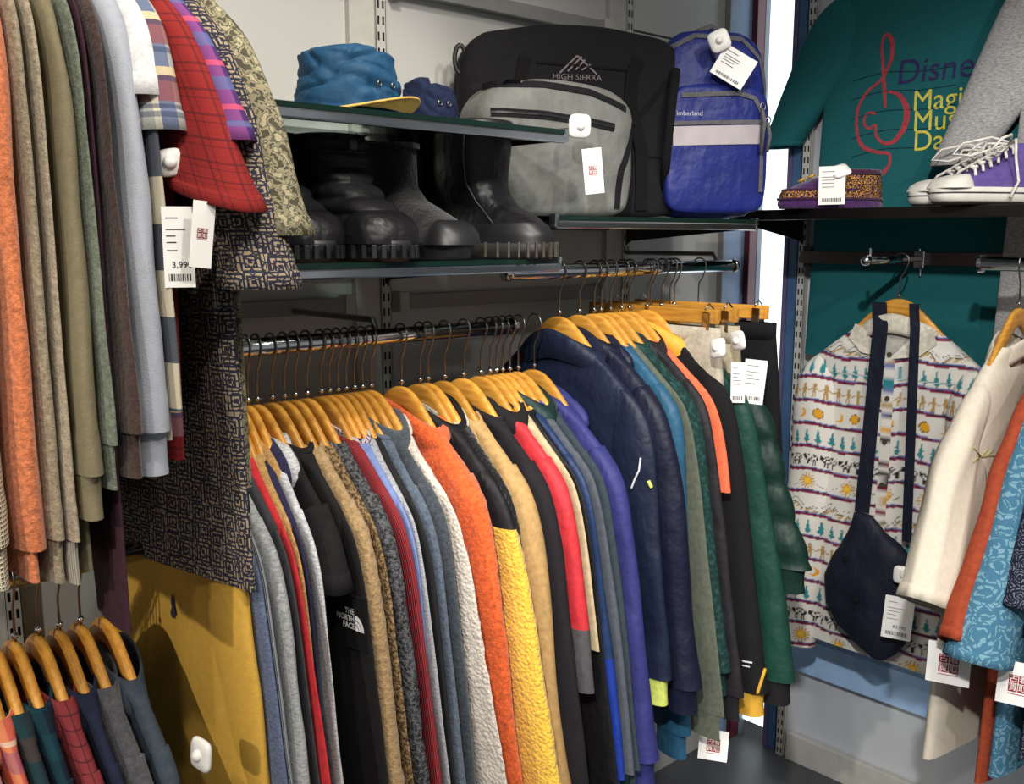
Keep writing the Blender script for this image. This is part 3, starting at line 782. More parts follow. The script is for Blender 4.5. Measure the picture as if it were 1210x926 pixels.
r1(684, 600, 'shirt_jacket', 'thin beige shirt jacket behind the red shell', 'thin beige shirt jacket', fabric('beige_cotton', '#b5a37f', 'plain'), 'jacket', ht=0.008, sl=0.35, cuff=False)
r1(707, 703, 'jacket', 'black windbreaker with elastic cuff showing below the grey forearm', 'black windbreaker', fabric('black_wind', '#151416', 'nylon', rough=0.6), collar='stand', ht=0.011)
r1(718, 703, 'anorak', 'navy anorak with bright royal blue hood lining and lower panel', 'navy anorak with royal blue lining', [fabric('navy_anorak', '#1c3158', 'nylon'), fabric('royal_nylon', '#17338f', 'nylon')], 'jacket', collar='big', cmat=fabric('royal_nylon', '#1c3fae', 'nylon'), ht=0.014, sbands=[(0.36, 0), (9, 1)], bands=[(0.40, 0), (9, 1)])
r1(728, 703, 'jacket', 'slate grey marl jacket beside the bottle green hood', 'slate grey marl jacket', fabric('slate_marl', '#4a5059', 'plain'), collar='big', cmat=fabric('bottle_green', '#15302f', 'nylon'), ht=0.010)
r1(738, 703, 'jacket', 'dark blue-grey jacket with long plain sleeve', 'dark blue-grey jacket', fabric('dark_bluegrey', '#2f3a43', 'plain'), collar='stand', ht=0.013)
r1(763, 703, 'windbreaker', 'violet blue windbreaker with gathered hood, last on the lower rail', 'violet blue windbreaker', fabric('violet_blue', '#2f3270', 'nylon', rough=0.6), 'jacket', collar='hood', ht=0.020, sw_w=0.14)
# ---------------------------------------------------------------- upper rail of outdoor jackets
g2 = 'jackets on the upper chrome rail'
def r2(px, py, name, label, short, mat, cat='jacket', **k):
    k.setdefault('ht', 0.018); k.setdefault('sl', 0.66); k.setdefault('L', 0.74)
    return garment('r2', px, py, name, label, mat, cat, g2, short=short, **k)
NAVY = fabric('navy_nylon', '#172036', 'nylon')
r2(783, 600, 'rain_jacket', 'navy rain jacket with white piping and lime cuff tab', 'navy rain jacket with white piping', [NAVY, fabric('lime_tab', '#c6d35a', 'plain')], 'jacket', collar='big', ht=0.026, sw_w=0.16, flare=0.14, fold=0.010, cuff=fabric('lime_tab', '#c6d35a', 'plain'), bot=(783, 825))
r2(822, 690, 'rain_jacket', 'midnight blue rain jacket with puckered sleeve', 'midnight blue rain jacket', fabric('midnight_nylon', '#14182e', 'nylon'), 'jacket', collar='hood', ht=0.026, sw_w=0.16, fold=0.010, bot=(812, 836))
r2(818, 650, 'jacket', 'petrol blue jacket with wide collar', 'petrol blue jacket', fabric('petrol_blue', '#225472', 'nylon'), collar='shirt', ht=0.016, sl=0.70, wn=0.10, bot=(805, 886), flare=0.06)
r2(841, 701, 'jacket', 'sage green field jacket', 'sage green field jacket', fabric('sage', '#585d50', 'plain'), collar='shirt', ht=0.016, wn=0.095, fold=0.008, bot=(855, 862))
r2(859, 701, 'jacket', 'dark pine green patterned jacket', 'dark pine green jacket', blotch('pine_pattern', ['#17302f', '#1e3d3a', '#2c4a48'], 90, (0.5, 0.62)), collar='stand', ht=0.016, bot=(878, 800))
r2(861, 640, 'jacket', 'black padded jacket with upturned collar', 'black padded jacket', fabric('black_pad', '#232025', 'nylon', rough=0.6), collar='big', ht=0.014)
r2(863, 560, 'jacket', 'coral orange lightweight jacket with short visible sleeve', 'coral orange lightweight jacket', fabric('coral', '#f0683c', 'plain'), collar='stand', ht=0.015, sl=0.24, cuff=False, wn=0.09, bot=(862, 572))
r2(901, 701, 'ski_jacket', 'black ski jacket with golden yellow collar and cuff trim', 'black ski jacket with yellow collar', fabric('black_ski', '#161517', 'plain'), 'jacket', collar='big', cmat=fabric('golden_yellow', '#dca71c', 'nylon'), ht=0.020, sw_w=0.14, bot=(880, 846))
r2(930, 720, 'shell_jacket', 'bottle green nylon shell jacket with dark cuff', 'bottle green shell jacket', fabric('green_nylon', '#164036', 'nylon'), 'jacket', collar='big', ht=0.022, sw_w=0.15, fold=0.009, flare=0.22, cuff=BLK, bot=(920, 830))
r2(951, 640, 'puffer_jacket', 'dark forest green quilted puffer jacket, last of the jackets', 'dark forest green puffer jacket', fabric('forest_nylon', '#0f2d26', 'nylon'), 'jacket', collar='big', ht=0.020, sw_w=0.17, puff=0.012, sl=0.46, cuff_w=0.14, flare=0.36, fold=0.009, bot=(940, 700))
# ---------------------------------------------------------------- high rail: knits and print shirts
g3 = 'garments on the high rail'
def up(px, py, name, label, short, mat, cat='sweatshirt', **k):
    k.setdefault('flare', 0.15); k.setdefault('L', 0.78)
    return garment('up', px, py, name, label, mat, cat, g3, short=short, **k)
WAF = fabric('cream_waffle', '#d9cfb2', 'waffle')
up(4, 455, 'knit_pullover', 'cream waffle knit pullover with wide cuff', 'cream waffle knit pullover', WAF, 'pullover', sl=0.760, ht=0.02, sw_w=0.13, cuff_w=0.1, bot=(30, 684), flare=0.0)
up(46, 455, 'sweatshirt', 'faded orange sweatshirt with long plain sleeve', 'faded orange sweatshirt', fabric('faded_orange', '#d87845', 'fleece'), sl=0.800, ht=0.018, cuff=False, cuff_w=0.1, sw_w=0.12, bot=(38, 641), flare=0.0)
BEI = fabric('oatmeal_fleece', '#a5957c', 'fleece')
up(66, 455, 'fleece_jacket', 'stone beige fleece pushed between orange and oatmeal garments', 'stone beige fleece', fabric('stone_fleece', '#98896f', 'fleece'), 'fleece', sl=0.760, ht=0.012, bot=(70, 680), flare=0.01)
up(84, 455, 'fleece_jacket', 'oatmeal fleece with a smooth pale cuff', 'oatmeal fleece', BEI, 'fleece', sl=0.780, ht=0.014, cuff=fabric('pale_cuff', '#b3ab9b', 'rib'), bot=(78, 684), flare=0.03)
up(121, 455, 'sweatshirt', 'khaki olive sweatshirt with ribbed cuff', 'khaki olive sweatshirt', fabric('khaki_sweat', '#7d7357', 'plain', var=0.1), sl=0.680, ht=0.020, sw_w=0.13, bot=(108, 608), flare=0.07)
up(138, 455, 'sweatshirt', 'sage green sweatshirt behind the khaki one', 'sage green sweatshirt', fabric('sage_sweat', '#6f7866', 'fleece'), sl=0.640, ht=0.012, bot=(138, 572), flare=0.09, L=0.63)
up(152, 690, 'pullover', 'dark maroon velour pullover with the longest sleeve', 'dark maroon velour pullover', fabric('maroon_velour', '#3d222d', 'plain'), 'pullover', sl=0.860, ht=0.016, flare=0.03, cuff=False, cuff_w=0.11, bot=(140, 736))
up(170, 455, 'sweatshirt', 'dark brown sweatshirt with ribbed cuff', 'dark brown sweatshirt', fabric('dark_brown', '#45312c', 'fleece'), sl=0.620, ht=0.014, bot=(160, 560), flare=0.11, L=0.63)
up(201, 455, 'sweatshirt', 'pale silver grey sweatshirt with long ribbed cuff', 'pale silver grey sweatshirt', fabric('silver_sweat', '#a9adb8', 'plain', var=0.06), sl=0.620, ht=0.018, sw_w=0.12, bot=(190, 555), flare=0.07, L=0.63)
FL = plaid('grey_cream_flannel', '#cfc5ab', [(1, 0.115, 0.0, 0.5, '#50545c', 1.0), (0, 0.10, 0.2, 0.45, '#3c4048', 0.25)])
up(217, 455, 'flannel_shirt', 'cream and grey block check flannel shirt', 'block check flannel shirt', FL, 'shirt', sl=0.595, ht=0.012, cuff=False, collar='shirt', bot=(208, 480), flare=0.08, L=0.63)
up(213, 60, 'polo_shirt', 'white short-sleeved shirt with black piped cuff', 'white short-sleeved shirt', fabric('white_cotton', '#d8d8d8', 'plain'), 'shirt', X=0.50, sleeve='short', sl=0.260, ht=0.014, bw=0.24, collar='shirt', bot=(188, 118), L=0.63)
MAD = plaid('madras', '#a9a9a3', [(0, 0.05, 0.1, 0.5, '#4f5f86', 0.8), (1, 0.07, 0.0, 0.45, '#8c4a48', 0.75), (1, 0.07, 0.55, 0.15, '#d9c79a', 0.8), (0, 0.05, 0.7, 0.18, '#d3cdb8', 0.8), (1, 0.035, 0.3, 0.2, '#33405e', 0.6)])
up(222, 80, 'plaid_shirt', 'madras plaid shirt in blue, rust and cream', 'madras plaid shirt', MAD, 'shirt', X=0.515, sleeve='short', sl=0.245, ht=0.018, bw=0.24, collar='shirt', sw_w=0.15, flare=0.2, bot=(216, 158), L=0.63)
REDP = plaid('red_check', '#8c2826', [(0, 0.034, 0.0, 0.10, '#4a1c22', 0.55), (0, 0.034, 0.3, 0.06, '#4a1c22', 0.45), (1, 0.030, 0.0, 0.10, '#4a1c22', 0.6), (1, 0.030, 0.3, 0.06, '#4a1c22', 0.5)])
up(300, 120, 'plaid_shirt', 'red check short-sleeved shirt with wide drooping sleeve', 'red check short-sleeved shirt', REDP, 'shirt', X=0.532, sleeve='short', sl=0.320, ht=0.022, bw=0.185, L=0.675, collar='shirt', sw_w=0.19, flare=0.58, slant=-0.25, st=0.008, yaw=0.09, bot=(285, 232))
PURP = plaid('purple_check', '#4b2f66', [(0, 0.06, 0.0, 0.4, '#8d4a86', 0.7), (1, 0.06, 0.1, 0.3, '#5a6898', 0.7), (1, 0.06, 0.55, 0.12, '#d0556f', 0.8), (0, 0.06, 0.6, 0.1, '#d69a7a', 0.7)])
up(326, 110, 'plaid_shirt', 'purple plaid short-sleeved shirt behind the red check one', 'purple plaid shirt', PURP, 'shirt', X=0.553, sleeve='short', sl=0.260, ht=0.014, bw=0.12, L=0.55, collar='shirt', flare=0.56, st=0.012, sw_w=0.16, yaw=0.09, bot=(335, 172))
TIKI = print_rings('tiki_print', '#2b2c3a', '#9c8c74', 30, 5.5, 0.50)
up(286, 455, 'print_shirt', 'navy shirt with dense tan block print of nested shapes', 'navy block print shirt', TIKI, 'shirt', X=0.574, sleeve='short', sl=0.310, ht=0.022, bw=0.275, L=0.855, collar='shirt', edge='body', fold=0.012, sw_w=0.16, flare=0.30, bot=(318, 340), st=0.022, yaw=0.10)
CAMO = blotch('khaki_foliage_print', ['#4c4a3c', '#8e866c', '#5a5a4b', '#a59b7e'], 75, (0.44, 0.52, 0.58))
up(290, 560, 'print_shirt', 'khaki foliage print shirt, last on the high rail', 'khaki foliage print shirt', CAMO, 'shirt', X=0.606, sleeve='short', sl=0.305, ht=0.022, bw=0.225, L=0.72, collar='shirt', edge='body', sw_w=0.16, flare=0.34, bot=(360, 278), st=0.022, yaw=0.09)
# ---------------------------------------------------------------- low rail of shirts
g4 = 'shirts on the low rail'
def low(px, py, name, label, short, mat, cat='shirt', **k):
    k.setdefault('collar', 'shirt'); k.setdefault('L', 0.72)
    return garment('low', px, py, name, label, mat, cat, g4, short=short, **k)
low(12, 926, 'shirt', 'pale pink shirt at the outer end of the low rail', 'pale pink shirt', fabric('pale_pink', '#c88e98', 'plain'), ht=0.014)
low(36, 926, 'plaid_shirt', 'pink and orange plaid shirt', 'pink and orange plaid shirt', plaid('pink_orange', '#c9604f', [(0, 0.05, 0, 0.4, '#d58a5a', 0.7), (1, 0.05, 0, 0.4, '#8f5672', 0.6), (1, 0.05, 0.5, 0.1, '#e0c0a8', 0.8)]), ht=0.014)
low(62, 926, 'plaid_shirt', 'dark green and brown plaid shirt', 'dark green and brown plaid shirt', plaid('green_brown', '#23323a', [(0, 0.045, 0, 0.5, '#173c40', 0.5), (1, 0.045, 0, 0.5, '#4a3a36', 0.6)]), ht=0.014)
low(92, 926, 'plaid_shirt', 'teal and navy buffalo plaid shirt', 'teal and navy plaid shirt', plaid('teal_navy', '#14202e', [(0, 0.05, 0, 0.5, '#174650', 0.35), (1, 0.05, 0, 0.5, '#174650', 0.35)]), ht=0.016)
low(129, 926, 'plaid_shirt', 'brick red plaid shirt with fine dark lines', 'brick red plaid shirt', plaid('brick_check', '#7d3034', [(0, 0.015, 0, 0.12, '#3a1c26', 0.7), (1, 0.015, 0, 0.12, '#3a1c26', 0.7)]), ht=0.018, cuff=False)
low(152, 926, 'shirt', 'midnight navy shirt between red plaid and charcoal wool', 'midnight navy shirt', fabric('midnight_cotton', '#1c2138', 'plain'), ht=0.016)
low(189, 926, 'wool_shirt', 'charcoal wool overshirt with soft nap', 'charcoal wool overshirt', fabric('charcoal_overshirt', '#4b4b50', 'fleece'), ht=0.018, fuzz=0.0008)
low(223, 926, 'shirt', 'slate grey smooth shirt at the inner end of the low rail', 'slate grey smooth shirt', fabric('slate_smooth', '#39444f', 'plain'), ht=0.018)
# ---------------------------------------------------------------- end-wall rail
g5 = 'shirts on the end-wall rail'
def rbg(px, py, name, label, short, mat, **k):
    return garment('b', px, py, name, label, mat, 'shirt', g5, short=short, **k)
rbg(1080, 690, 'embroidered_shirt', 'cream open-collar shirt with stitched leaf sprigs', 'cream open-collar shirt', fabric('cream_rayon', '#d3c9b6', 'plain', var=0.06), sleeve='short', sl=0.40, ht=0.026, L=0.86, collar='shirt', flare=0.56, sw_w=0.17, fold=0.016, bw=0.33, dz=-0.015, slant=0.5, wr=0.005, pleat=0.006, bot=(1100, 720))
rbg(1132, 740, 'shirt', 'rust orange linen shirt with drooping sleeve', 'rust orange linen shirt', fabric('rust_linen', '#9c3d1d', 'plain'), sleeve='short', sl=0.42, ht=0.020, L=0.88, collar='shirt', flare=0.48, sw_w=0.16, bw=0.31, dz=-0.015, slant=0.6, fold=0.010, wr=0.003, pleat=0.004, bot=(1140, 770))
ALO = print_rings('sky_floral', '#42708a', '#7199aa', 22, 3.0, 0.55, 'EUCLIDEAN', 0.05)
rbg(1150, 740, 'aloha_shirt', 'sky blue floral shirt with rolled sleeve opening', 'sky blue floral shirt', ALO, sleeve='short', sl=0.40, ht=0.030, L=0.86, collar='shirt', flare=0.48, sw_w=0.19, bw=0.30, dz=-0.015, slant=0.3, wr=0.003, bot=(1170, 790))
rbg(1196, 740, 'aloha_shirt', 'dark navy swirl print shirt at the front of the end-wall rail', 'dark navy swirl print shirt', print_rings('navy_swirl', '#191d2e', '#6a6f80', 30, 6, 0.6, 'EUCLIDEAN', 0.02), sleeve='short', sl=0.40, ht=0.02, L=0.80, collar='shirt', flare=0.42, bw=0.30, dz=-0.015, slant=0.3)
for k_ in ('r1', 'r2', 'up', 'low'): hang_rail(k_)
def find(lbl): return next(o for o in bpy.data.objects if o.get('label', '').startswith(lbl))
yellow = find('mustard yellow'); patchj = find('black jacket with a square')
# ---------------------------------------------------------------- things on the shelves
def bvh_of(o):
    me = o.data
    return BVHTree.FromPolygons([v.co.copy() for v in me.vertices], [tuple(p.vertices) for p in me.polygons])
def hit(bvh, x, z, y0=-1.0, d=(0, 1, 0), ax='y'):
    h = bvh.ray_cast(Vector((x, y0, z)) if ax == 'y' else Vector((y0, x, z)), Vector(d))
    return h[0]
def ribbon(name, bvh, pts, w, mat, parent, off=0.0015, across=3, th=0.0012):
    """strip laid on the front (-y) of a body along (x, z) points"""
    P = []
    for a, b in zip(pts[:-1], pts[1:]):
        n = max(2, int(math.hypot(b[0]-a[0], b[1]-a[1])/0.008))
        for k in range(n): P.append((a[0]+(b[0]-a[0])*k/n, a[1]+(b[1]-a[1])*k/n))
    P.append(pts[-1]); V = []; Fc = []; rows = []
    for i, p in enumerate(P):
        q = P[min(i+1, len(P)-1)]; r = P[max(i-1, 0)]
        tx, tz = q[0]-r[0], q[1]-r[1]; l = math.hypot(tx, tz) or 1
        nx, nz = -tz/l, tx/l; row = []
        for k in range(across):
            s = (k/(across-1)-0.5)*w; h = hit(bvh, p[0]+nx*s, p[1]+nz*s)
            row.append(h)
        rows.append((row, [(p[0]+nx*((k/(across-1)-0.5)*w), p[1]+nz*((k/(across-1)-0.5)*w)) for k in range(across)]))
    last = None
    for row, xz in rows:
        for k in range(across):
            y = row[k].y if row[k] is not None else next((h.y for h in row if h is not None), last if last is not None else 0.0)
            last = y; V.append((xz[k][0], y-off-th, xz[k][1]))
    n = len(V)
    for v in list(V): V.append((v[0], v[1]+th+off, v[2]))
    for i in range(len(rows)-1):
        for k in range(across-1):
            a = i*across+k; Fc.append((a, a+1, a+across+1, a+across))
        Fc.append((i*across, (i+1)*across, n+(i+1)*across, n+i*across))
        Fc.append((i*across+across-1, n+i*across+across-1, n+(i+1)*across+across-1, (i+1)*across+across-1))
    return obj(name, (V, Fc), mat, parent, smooth=False)
def project_flat(name, vf, bvh, mat, parent, ox, oz, off=0.0012):
    V = []; last = 0
    for a, b in vf[0]:
        h = hit(bvh, ox+a, oz+b); last = h.y if h is not None else last; V.append((ox+a, last-off, oz+b))
    return obj(name, (V, vf[1]), mat, parent)
def softbox(w, d, h, ex=4.0, exz=5.0, fold=0.006, seed=1, taper=0.0, sag=0.0, n=72, L=44, topround=0.0, wrinkle=1.0):
    """upholstered box: rings by height, base at z=0, front -y"""
    N1, N2 = SN(seed, 9), SN(seed+9, 9); R = []
    for j in range(L+1):
        q = j/L; e = 2*q-1
        s = max(1e-3, (1-abs(e)**exz))**(1/exz)
        if e > 0 and topround: s *= max(0.02, (1-e**(2.2)))**topround
        s = max(s, 0.02)
        th = np.arange(n)*2*PI/n; c, si = np.cos(th), np.sin(th)
        x = w/2*s*(1-taper*q)*np.sign(c)*np.abs(c)**(2/ex); y = d/2*max(s, 0.05)*np.sign(si)*np.abs(si)**(2/ex)*(1+0.10*math.sin(PI*q))
        z = np.full(n, h*q)-sag*q*(x/(w/2))**2
        a = fold*min(1, 8*q*(1-q)+0.2)
        dd = a*(N1(x*40*wrinkle, z*40*wrinkle)+0.6*N2(x*90*wrinkle+z*30, z*70*wrinkle))
        y = y+dd*np.sign(si)*np.abs(si)**0.5; x = x+0.6*dd*np.sign(c)*np.abs(c)**0.5
        R.append(np.stack([x, y, z], 1))
    return loft(R, (True, True))
def on_shelf(px, py, y): return onY(px, py, y)

# --- bucket hats
def hat(label, loc, rz, crown, brimm, r, h, seed, brim_w, tilt=0.0, sq=0.9, flat=0.0, rim=None):
    o = empty('bucket_hat', loc, rz, label, 'hat', 'bucket hats on the glass shelf')
    N1 = SN(seed, 10); n = 140; R = []
    prof = [(0, 1.0)] + [(q, 1-0.16*q**1.5) for q in np.linspace(0.04, 0.8, 34)] + [(0.8+0.2*math.sin(a), (1-0.16*0.72)*(0.80*math.cos(a)+0.2*math.cos(a)**0.5 if math.cos(a) > 0 else 0.001)+0.002) for a in np.linspace(0.05, PI/2-0.02, 20)]
    for q, s in prof:
        th = np.arange(n)*2*PI/n
        rr = r*s*(1+0.05*N1(th*3.5, q*9+0*th)*min(1, q*5)+0.07*np.abs(N1(th*5+q*9, q*11+th*2))*min(1, q*3)-0.03)
        z = h*(q-0.06*q**4)*(1+0.09*N1(th*1.3+4, 0*th))+0.004*N1(th*6, q*14+0*th)
        cz = np.exp(-(N1(th*3+q*5, q*7-th)/0.13)**2)+0.7*np.exp(-(N1(th*6-q*8+5, q*12+th)/0.13)**2)
        rr = rr*(1-0.055*cz*min(1, q*4)); z = z-0.004*cz*min(1, q*3)
        R.append(np.stack([rr*np.cos(th), rr*sq*np.sin(th), z+0.012], 1))
    link('crown', loft(R, (False, True)), crown, o)
    rim = rim or brimm
    for nm, dz, mt in (('brim', 0.0, crown), ('brim_underside', -0.0025, brimm)):
        R = []
        for k in range(8):
            q = k/7; th = np.arange(n)*2*PI/n
            lift = 0.004*np.sin(th*2+seed)+flat*np.maximum(0, np.cos(th+1.25))**1.5
            R.append(np.stack([(r*0.98+brim_w*q)*np.cos(th), (r*0.98*sq+brim_w*q)*np.sin(th), 0.014-0.010*q+q*lift+dz], 1))
        link(nm, loft(R), mt, o)
    th = np.arange(64)*2*PI/64
    P = [((r*0.98+brim_w)*math.cos(t), (r*0.98*sq+brim_w)*math.sin(t), 0.004+0.004*math.sin(t*2+seed)+flat*max(0, math.cos(t+1.25))**1.5) for t in th]
    obj('brim_piping', tube(P, 0.0022, 6, closed=True), rim, o, smooth=True)
    for s in (-0.25, 0.1):
        pt = []
        a = -PI/2+s
        for k in range(8): pt.append(((r*1.0)*math.cos(a)+0.0045*math.cos(k*PI/4), r*sq*math.sin(a)*1.0, 0.05+0.0045*math.sin(k*PI/4)))
        obj('eyelet', tube(pt, 0.0012, 6, closed=True), STEEL, o, smooth=True)
    return o
TEALN = fabric('teal_nylon', '#18496c', 'nylon', rough=0.65)
YELB = fabric('straw_yellow', '#d3a84e', 'plain')
p = onY(412, 117, 1.45)
hat('petrol blue crumpled bucket hat with straw yellow brim', (p.x, p.y, ZH+0.003), 0.3, TEALN, YELB, 0.098, 0.105, 3, 0.030, flat=0.026)
p = onY(508, 117, 1.53)
hat('navy bucket hat with yellow piped brim', (p.x, p.y, ZH+0.003), 0.0, fabric('navy_cotton', '#1a2442', 'plain'), fabric('navy_cotton', '#1a2442', 'plain'), 0.058, 0.088, 8, 0.034, flat=0.010, rim=YELB)

# --- footwear
def shoe_upper(prof, n=56, seed=0, wob=0.0, exf=2.6, toe_ex=2.2):
    """prof rows: z, front x, back x, half width; toe towards +x"""
    R = []; N1 = SN(seed)
    for z, f, b, w in prof:
        th = np.arange(n)*2*PI/n; c, s = np.cos(th), np.sin(th)
        xc, hl = (f+b)/2, (f-b)/2
        x = xc+hl*np.sign(c)*np.abs(c)**(2/exf); taper = 1-0.18*np.clip(-c, 0, 1)
        y = w*np.sign(s)*np.abs(s)**(2/exf)*taper
        d = wob*N1(th*3, z*60+0*th)
        R.append(np.stack([x+d*c, y+d*s, np.full(n, z)], 1))
    return R
def interp(tab, zs):
    t = np.array(tab); return [(z, *[float(np.interp(z, t[:, 0], t[:, k])) for k in (1, 2, 3)]) for z in zs]
RUB = solid('black_rubber', '#17171a', 0.45, var=0.1)
LEA = fabric('black_leather', '#151418', 'nylon', rough=0.38)
SUE = fabric('black_suede', '#1d1b1f', 'fleece')
PUFF = fabric('black_quilted_nylon', '#17161a', 'nylon', rough=0.5)
def sole(o, prof, z0, z1, mat, lug=None, n=64, rows=6):
    t = interp(prof, np.linspace(0, 1, rows)); R = []
    for k, (q, f, b, w) in enumerate(t):
        rr = shoe_upper([(z0+(z1-z0)*q, f, b, w)], n)[0]
        R.append(rr)
    s = link('sole', loft(R, (True, True)), mat, o)
    if lug:
        ring = np.array(R[rows//2]); cen = ring.mean(0)
        for i in range(0, n, 2):
            pnt = ring[i]; a = math.atan2(pnt[1]/0.05, (pnt[0]-cen[0])/0.14)
            dirv = Vector((pnt[0]-cen[0], (pnt[1]-cen[1])*2.5, 0)).normalized()
            q = Vector(pnt)+dirv*0.001; ang = math.atan2(dirv.y, dirv.x)
            link('lug', lug, None, s, loc=(q.x, q.y, z0+(z1-z0)*0.5), rot=(0, 0, ang))
    return s
def boot(label, loc, rz, kind):
    o = empty('boot', loc, rz, label, 'boot', 'black boots on the glass shelf')
    if kind == 'tall':
        tab = [(0.022, 0.142, -0.142, 0.052), (0.045, 0.140, -0.140, 0.052), (0.062, 0.128, -0.136, 0.050), (0.078, 0.100, -0.132, 0.047), (0.095, 0.055, -0.130, 0.046), (0.115, 0.030, -0.130, 0.052), (0.14, 0.018, -0.135, 0.058), (0.19, 0.022, -0.140, 0.063), (0.245, 0.026, -0.145, 0.064), (0.25, 0.022, -0.143, 0.062)]
        link('upper', loft(shoe_upper(interp(tab, np.concatenate([np.linspace(0.022, 0.12, 22), np.linspace(0.13, 0.25, 14)])), seed=3, wob=0.002)), LEA, o)
        t2 = [(z, f+0.003, b-0.003, w+0.003) for z, f, b, w in tab if z < 0.08]
        link('rubber_shell', loft(shoe_upper(interp(t2, np.linspace(0.022, 0.064, 9)), seed=3)), RUB, o)
        lugm = box_me(-0.002, 0.004, -0.0022, 0.0022, -0.012, 0.016, 0.001); lugm.materials.append(solid('worn_rubber', '#39342c', 0.6, var=0.3))
        sole(o, [(0, 0.140, -0.140, 0.050), (0.5, 0.150, -0.148, 0.058), (1, 0.147, -0.146, 0.056)], 0.0, 0.028, solid('brown_black_rubber', '#221f1c', 0.6, var=0.3), lugm)
        P = [(-0.005, -0.0635, 0.245), (-0.012, -0.0625, 0.19), (-0.01, -0.0585, 0.14), (0.01, -0.0515, 0.105), (0.035, -0.0485, 0.08), (0.055, -0.050, 0.062)]
        obj('seam_piping', tube(P, 0.0018, 6), RUB, o, smooth=True)
        R = shoe_upper([(0.244, 0.029, -0.148, 0.067), (0.252, 0.028, -0.147, 0.067), (0.256, 0.023, -0.143, 0.063), (0.25, 0.018, -0.138, 0.058)])
        link('top_binding', loft(R), RUB, o)
    elif kind == 'suede':
        tab = [(0.02, 0.138, -0.135, 0.045), (0.045, 0.134, -0.133, 0.045), (0.065, 0.112, -0.130, 0.043), (0.085, 0.065, -0.126, 0.041), (0.105, 0.015, -0.122, 0.040), (0.13, -0.012, -0.12, 0.041), (0.2, -0.012, -0.122, 0.044)]
        link('upper', loft(shoe_upper(interp(tab, np.linspace(0.02, 0.2, 34)), seed=5, wob=0.0015)), SUE, o)
        sole(o, [(0, 0.136, -0.136, 0.046), (1, 0.144, -0.14, 0.050)], 0, 0.03, RUB)
        R = shoe_upper([(0.026, 0.147, 0.05, 0.051), (0.045, 0.143, 0.06, 0.048), (0.060, 0.128, 0.075, 0.040), (0.068, 0.112, 0.085, 0.028)])
        link('toe_cap', loft(R, (False, True)), RUB, o)
        R = shoe_upper([(0.196, -0.008, -0.126, 0.047), (0.206, -0.009, -0.125, 0.047), (0.204, -0.014, -0.118, 0.043)]); link('ribbed_cuff', loft(R), SUE, o)
    else:
        zs = np.linspace(0.03, 0.21, 60); tab = [(0.03, 0.135, -0.13, 0.055), (0.055, 0.13, -0.13, 0.056), (0.08, 0.105, -0.128, 0.054), (0.105, 0.065, -0.126, 0.053), (0.13, 0.03, -0.125, 0.054), (0.16, 0.005, -0.125, 0.056), (0.21, 0.0, -0.125, 0.056)]
        rows = []
        for z, f, b, w in interp(tab, zs):
            q = 0.010*abs(math.sin(PI*(z-0.05)/0.026))**0.6 if z > 0.07 else 0.006
            rows.append((z, f+q, b-q*0.6, w+q*0.7))
        link('quilted_upper', loft(shoe_upper(rows, seed=7, wob=0.002)), PUFF, o)
        R = shoe_upper([(0.028, 0.148, 0.0, 0.063), (0.05, 0.147, 0.01, 0.062), (0.068, 0.136, 0.03, 0.055), (0.080, 0.116, 0.05, 0.042), (0.085, 0.10, 0.06, 0.03)])
        link('toe_cap', loft(R, (False, True)), LEA, o)
        lugm = box_me(-0.002, 0.005, -0.004, 0.004, -0.012, 0.010, 0.0015); lugm.materials.append(RUB)
        sole(o, [(0, 0.138, -0.135, 0.056), (0.5, 0.150, -0.143, 0.064), (1, 0.149, -0.142, 0.063)], 0, 0.034, RUB, lugm)
        obj('toggle_cord', tube([(0.0, -0.02, 0.205), (0.03, -0.025, 0.20), (0.05, -0.01, 0.185), (0.03, 0.015, 0.196), (0.0, 0.02, 0.21)], 0.0025, 6), RUB, o, smooth=True)
        box('toggle', 0.035, 0.055, -0.03, -0.015, 0.178, 0.196, BLACKPL, o, bev=0.003)
    return o
zb_ = ZB+0.001
def bootx(px, py, y): return onY(px, py, y).x
boot('tall black leather duck boot with ridged rubber sole', (bootx(645, 288, 1.27), 1.27+0.148, zb_), -PI/2+0.06, 'tall')
boot('tall black leather duck boot hidden behind the suede boot', (bootx(645, 288, 1.27)-0.02, 1.27+0.33, zb_), -PI/2+0.05, 'tall')
boot('black suede slip-on boot with rubber toe bumper', (bootx(548, 292, 1.29), 1.29+0.142, zb_), -PI/2+0.05, 'suede')
boot('black quilted snow boot with glossy toe cap', (bootx(472, 285, 1.28), 1.28+0.146, zb_), -PI/2+0.02, 'puff')
boot('black quilted snow boot standing beside the print shirt sleeve', (bootx(382, 285, 1.33), 1.33+0.146, zb_), -PI/2+0.02, 'puff')
boot('black suede slip-on boot set back behind the snow boots', (bootx(472, 285, 1.28)-0.10, 1.60, zb_), -PI/2+0.1, 'suede')

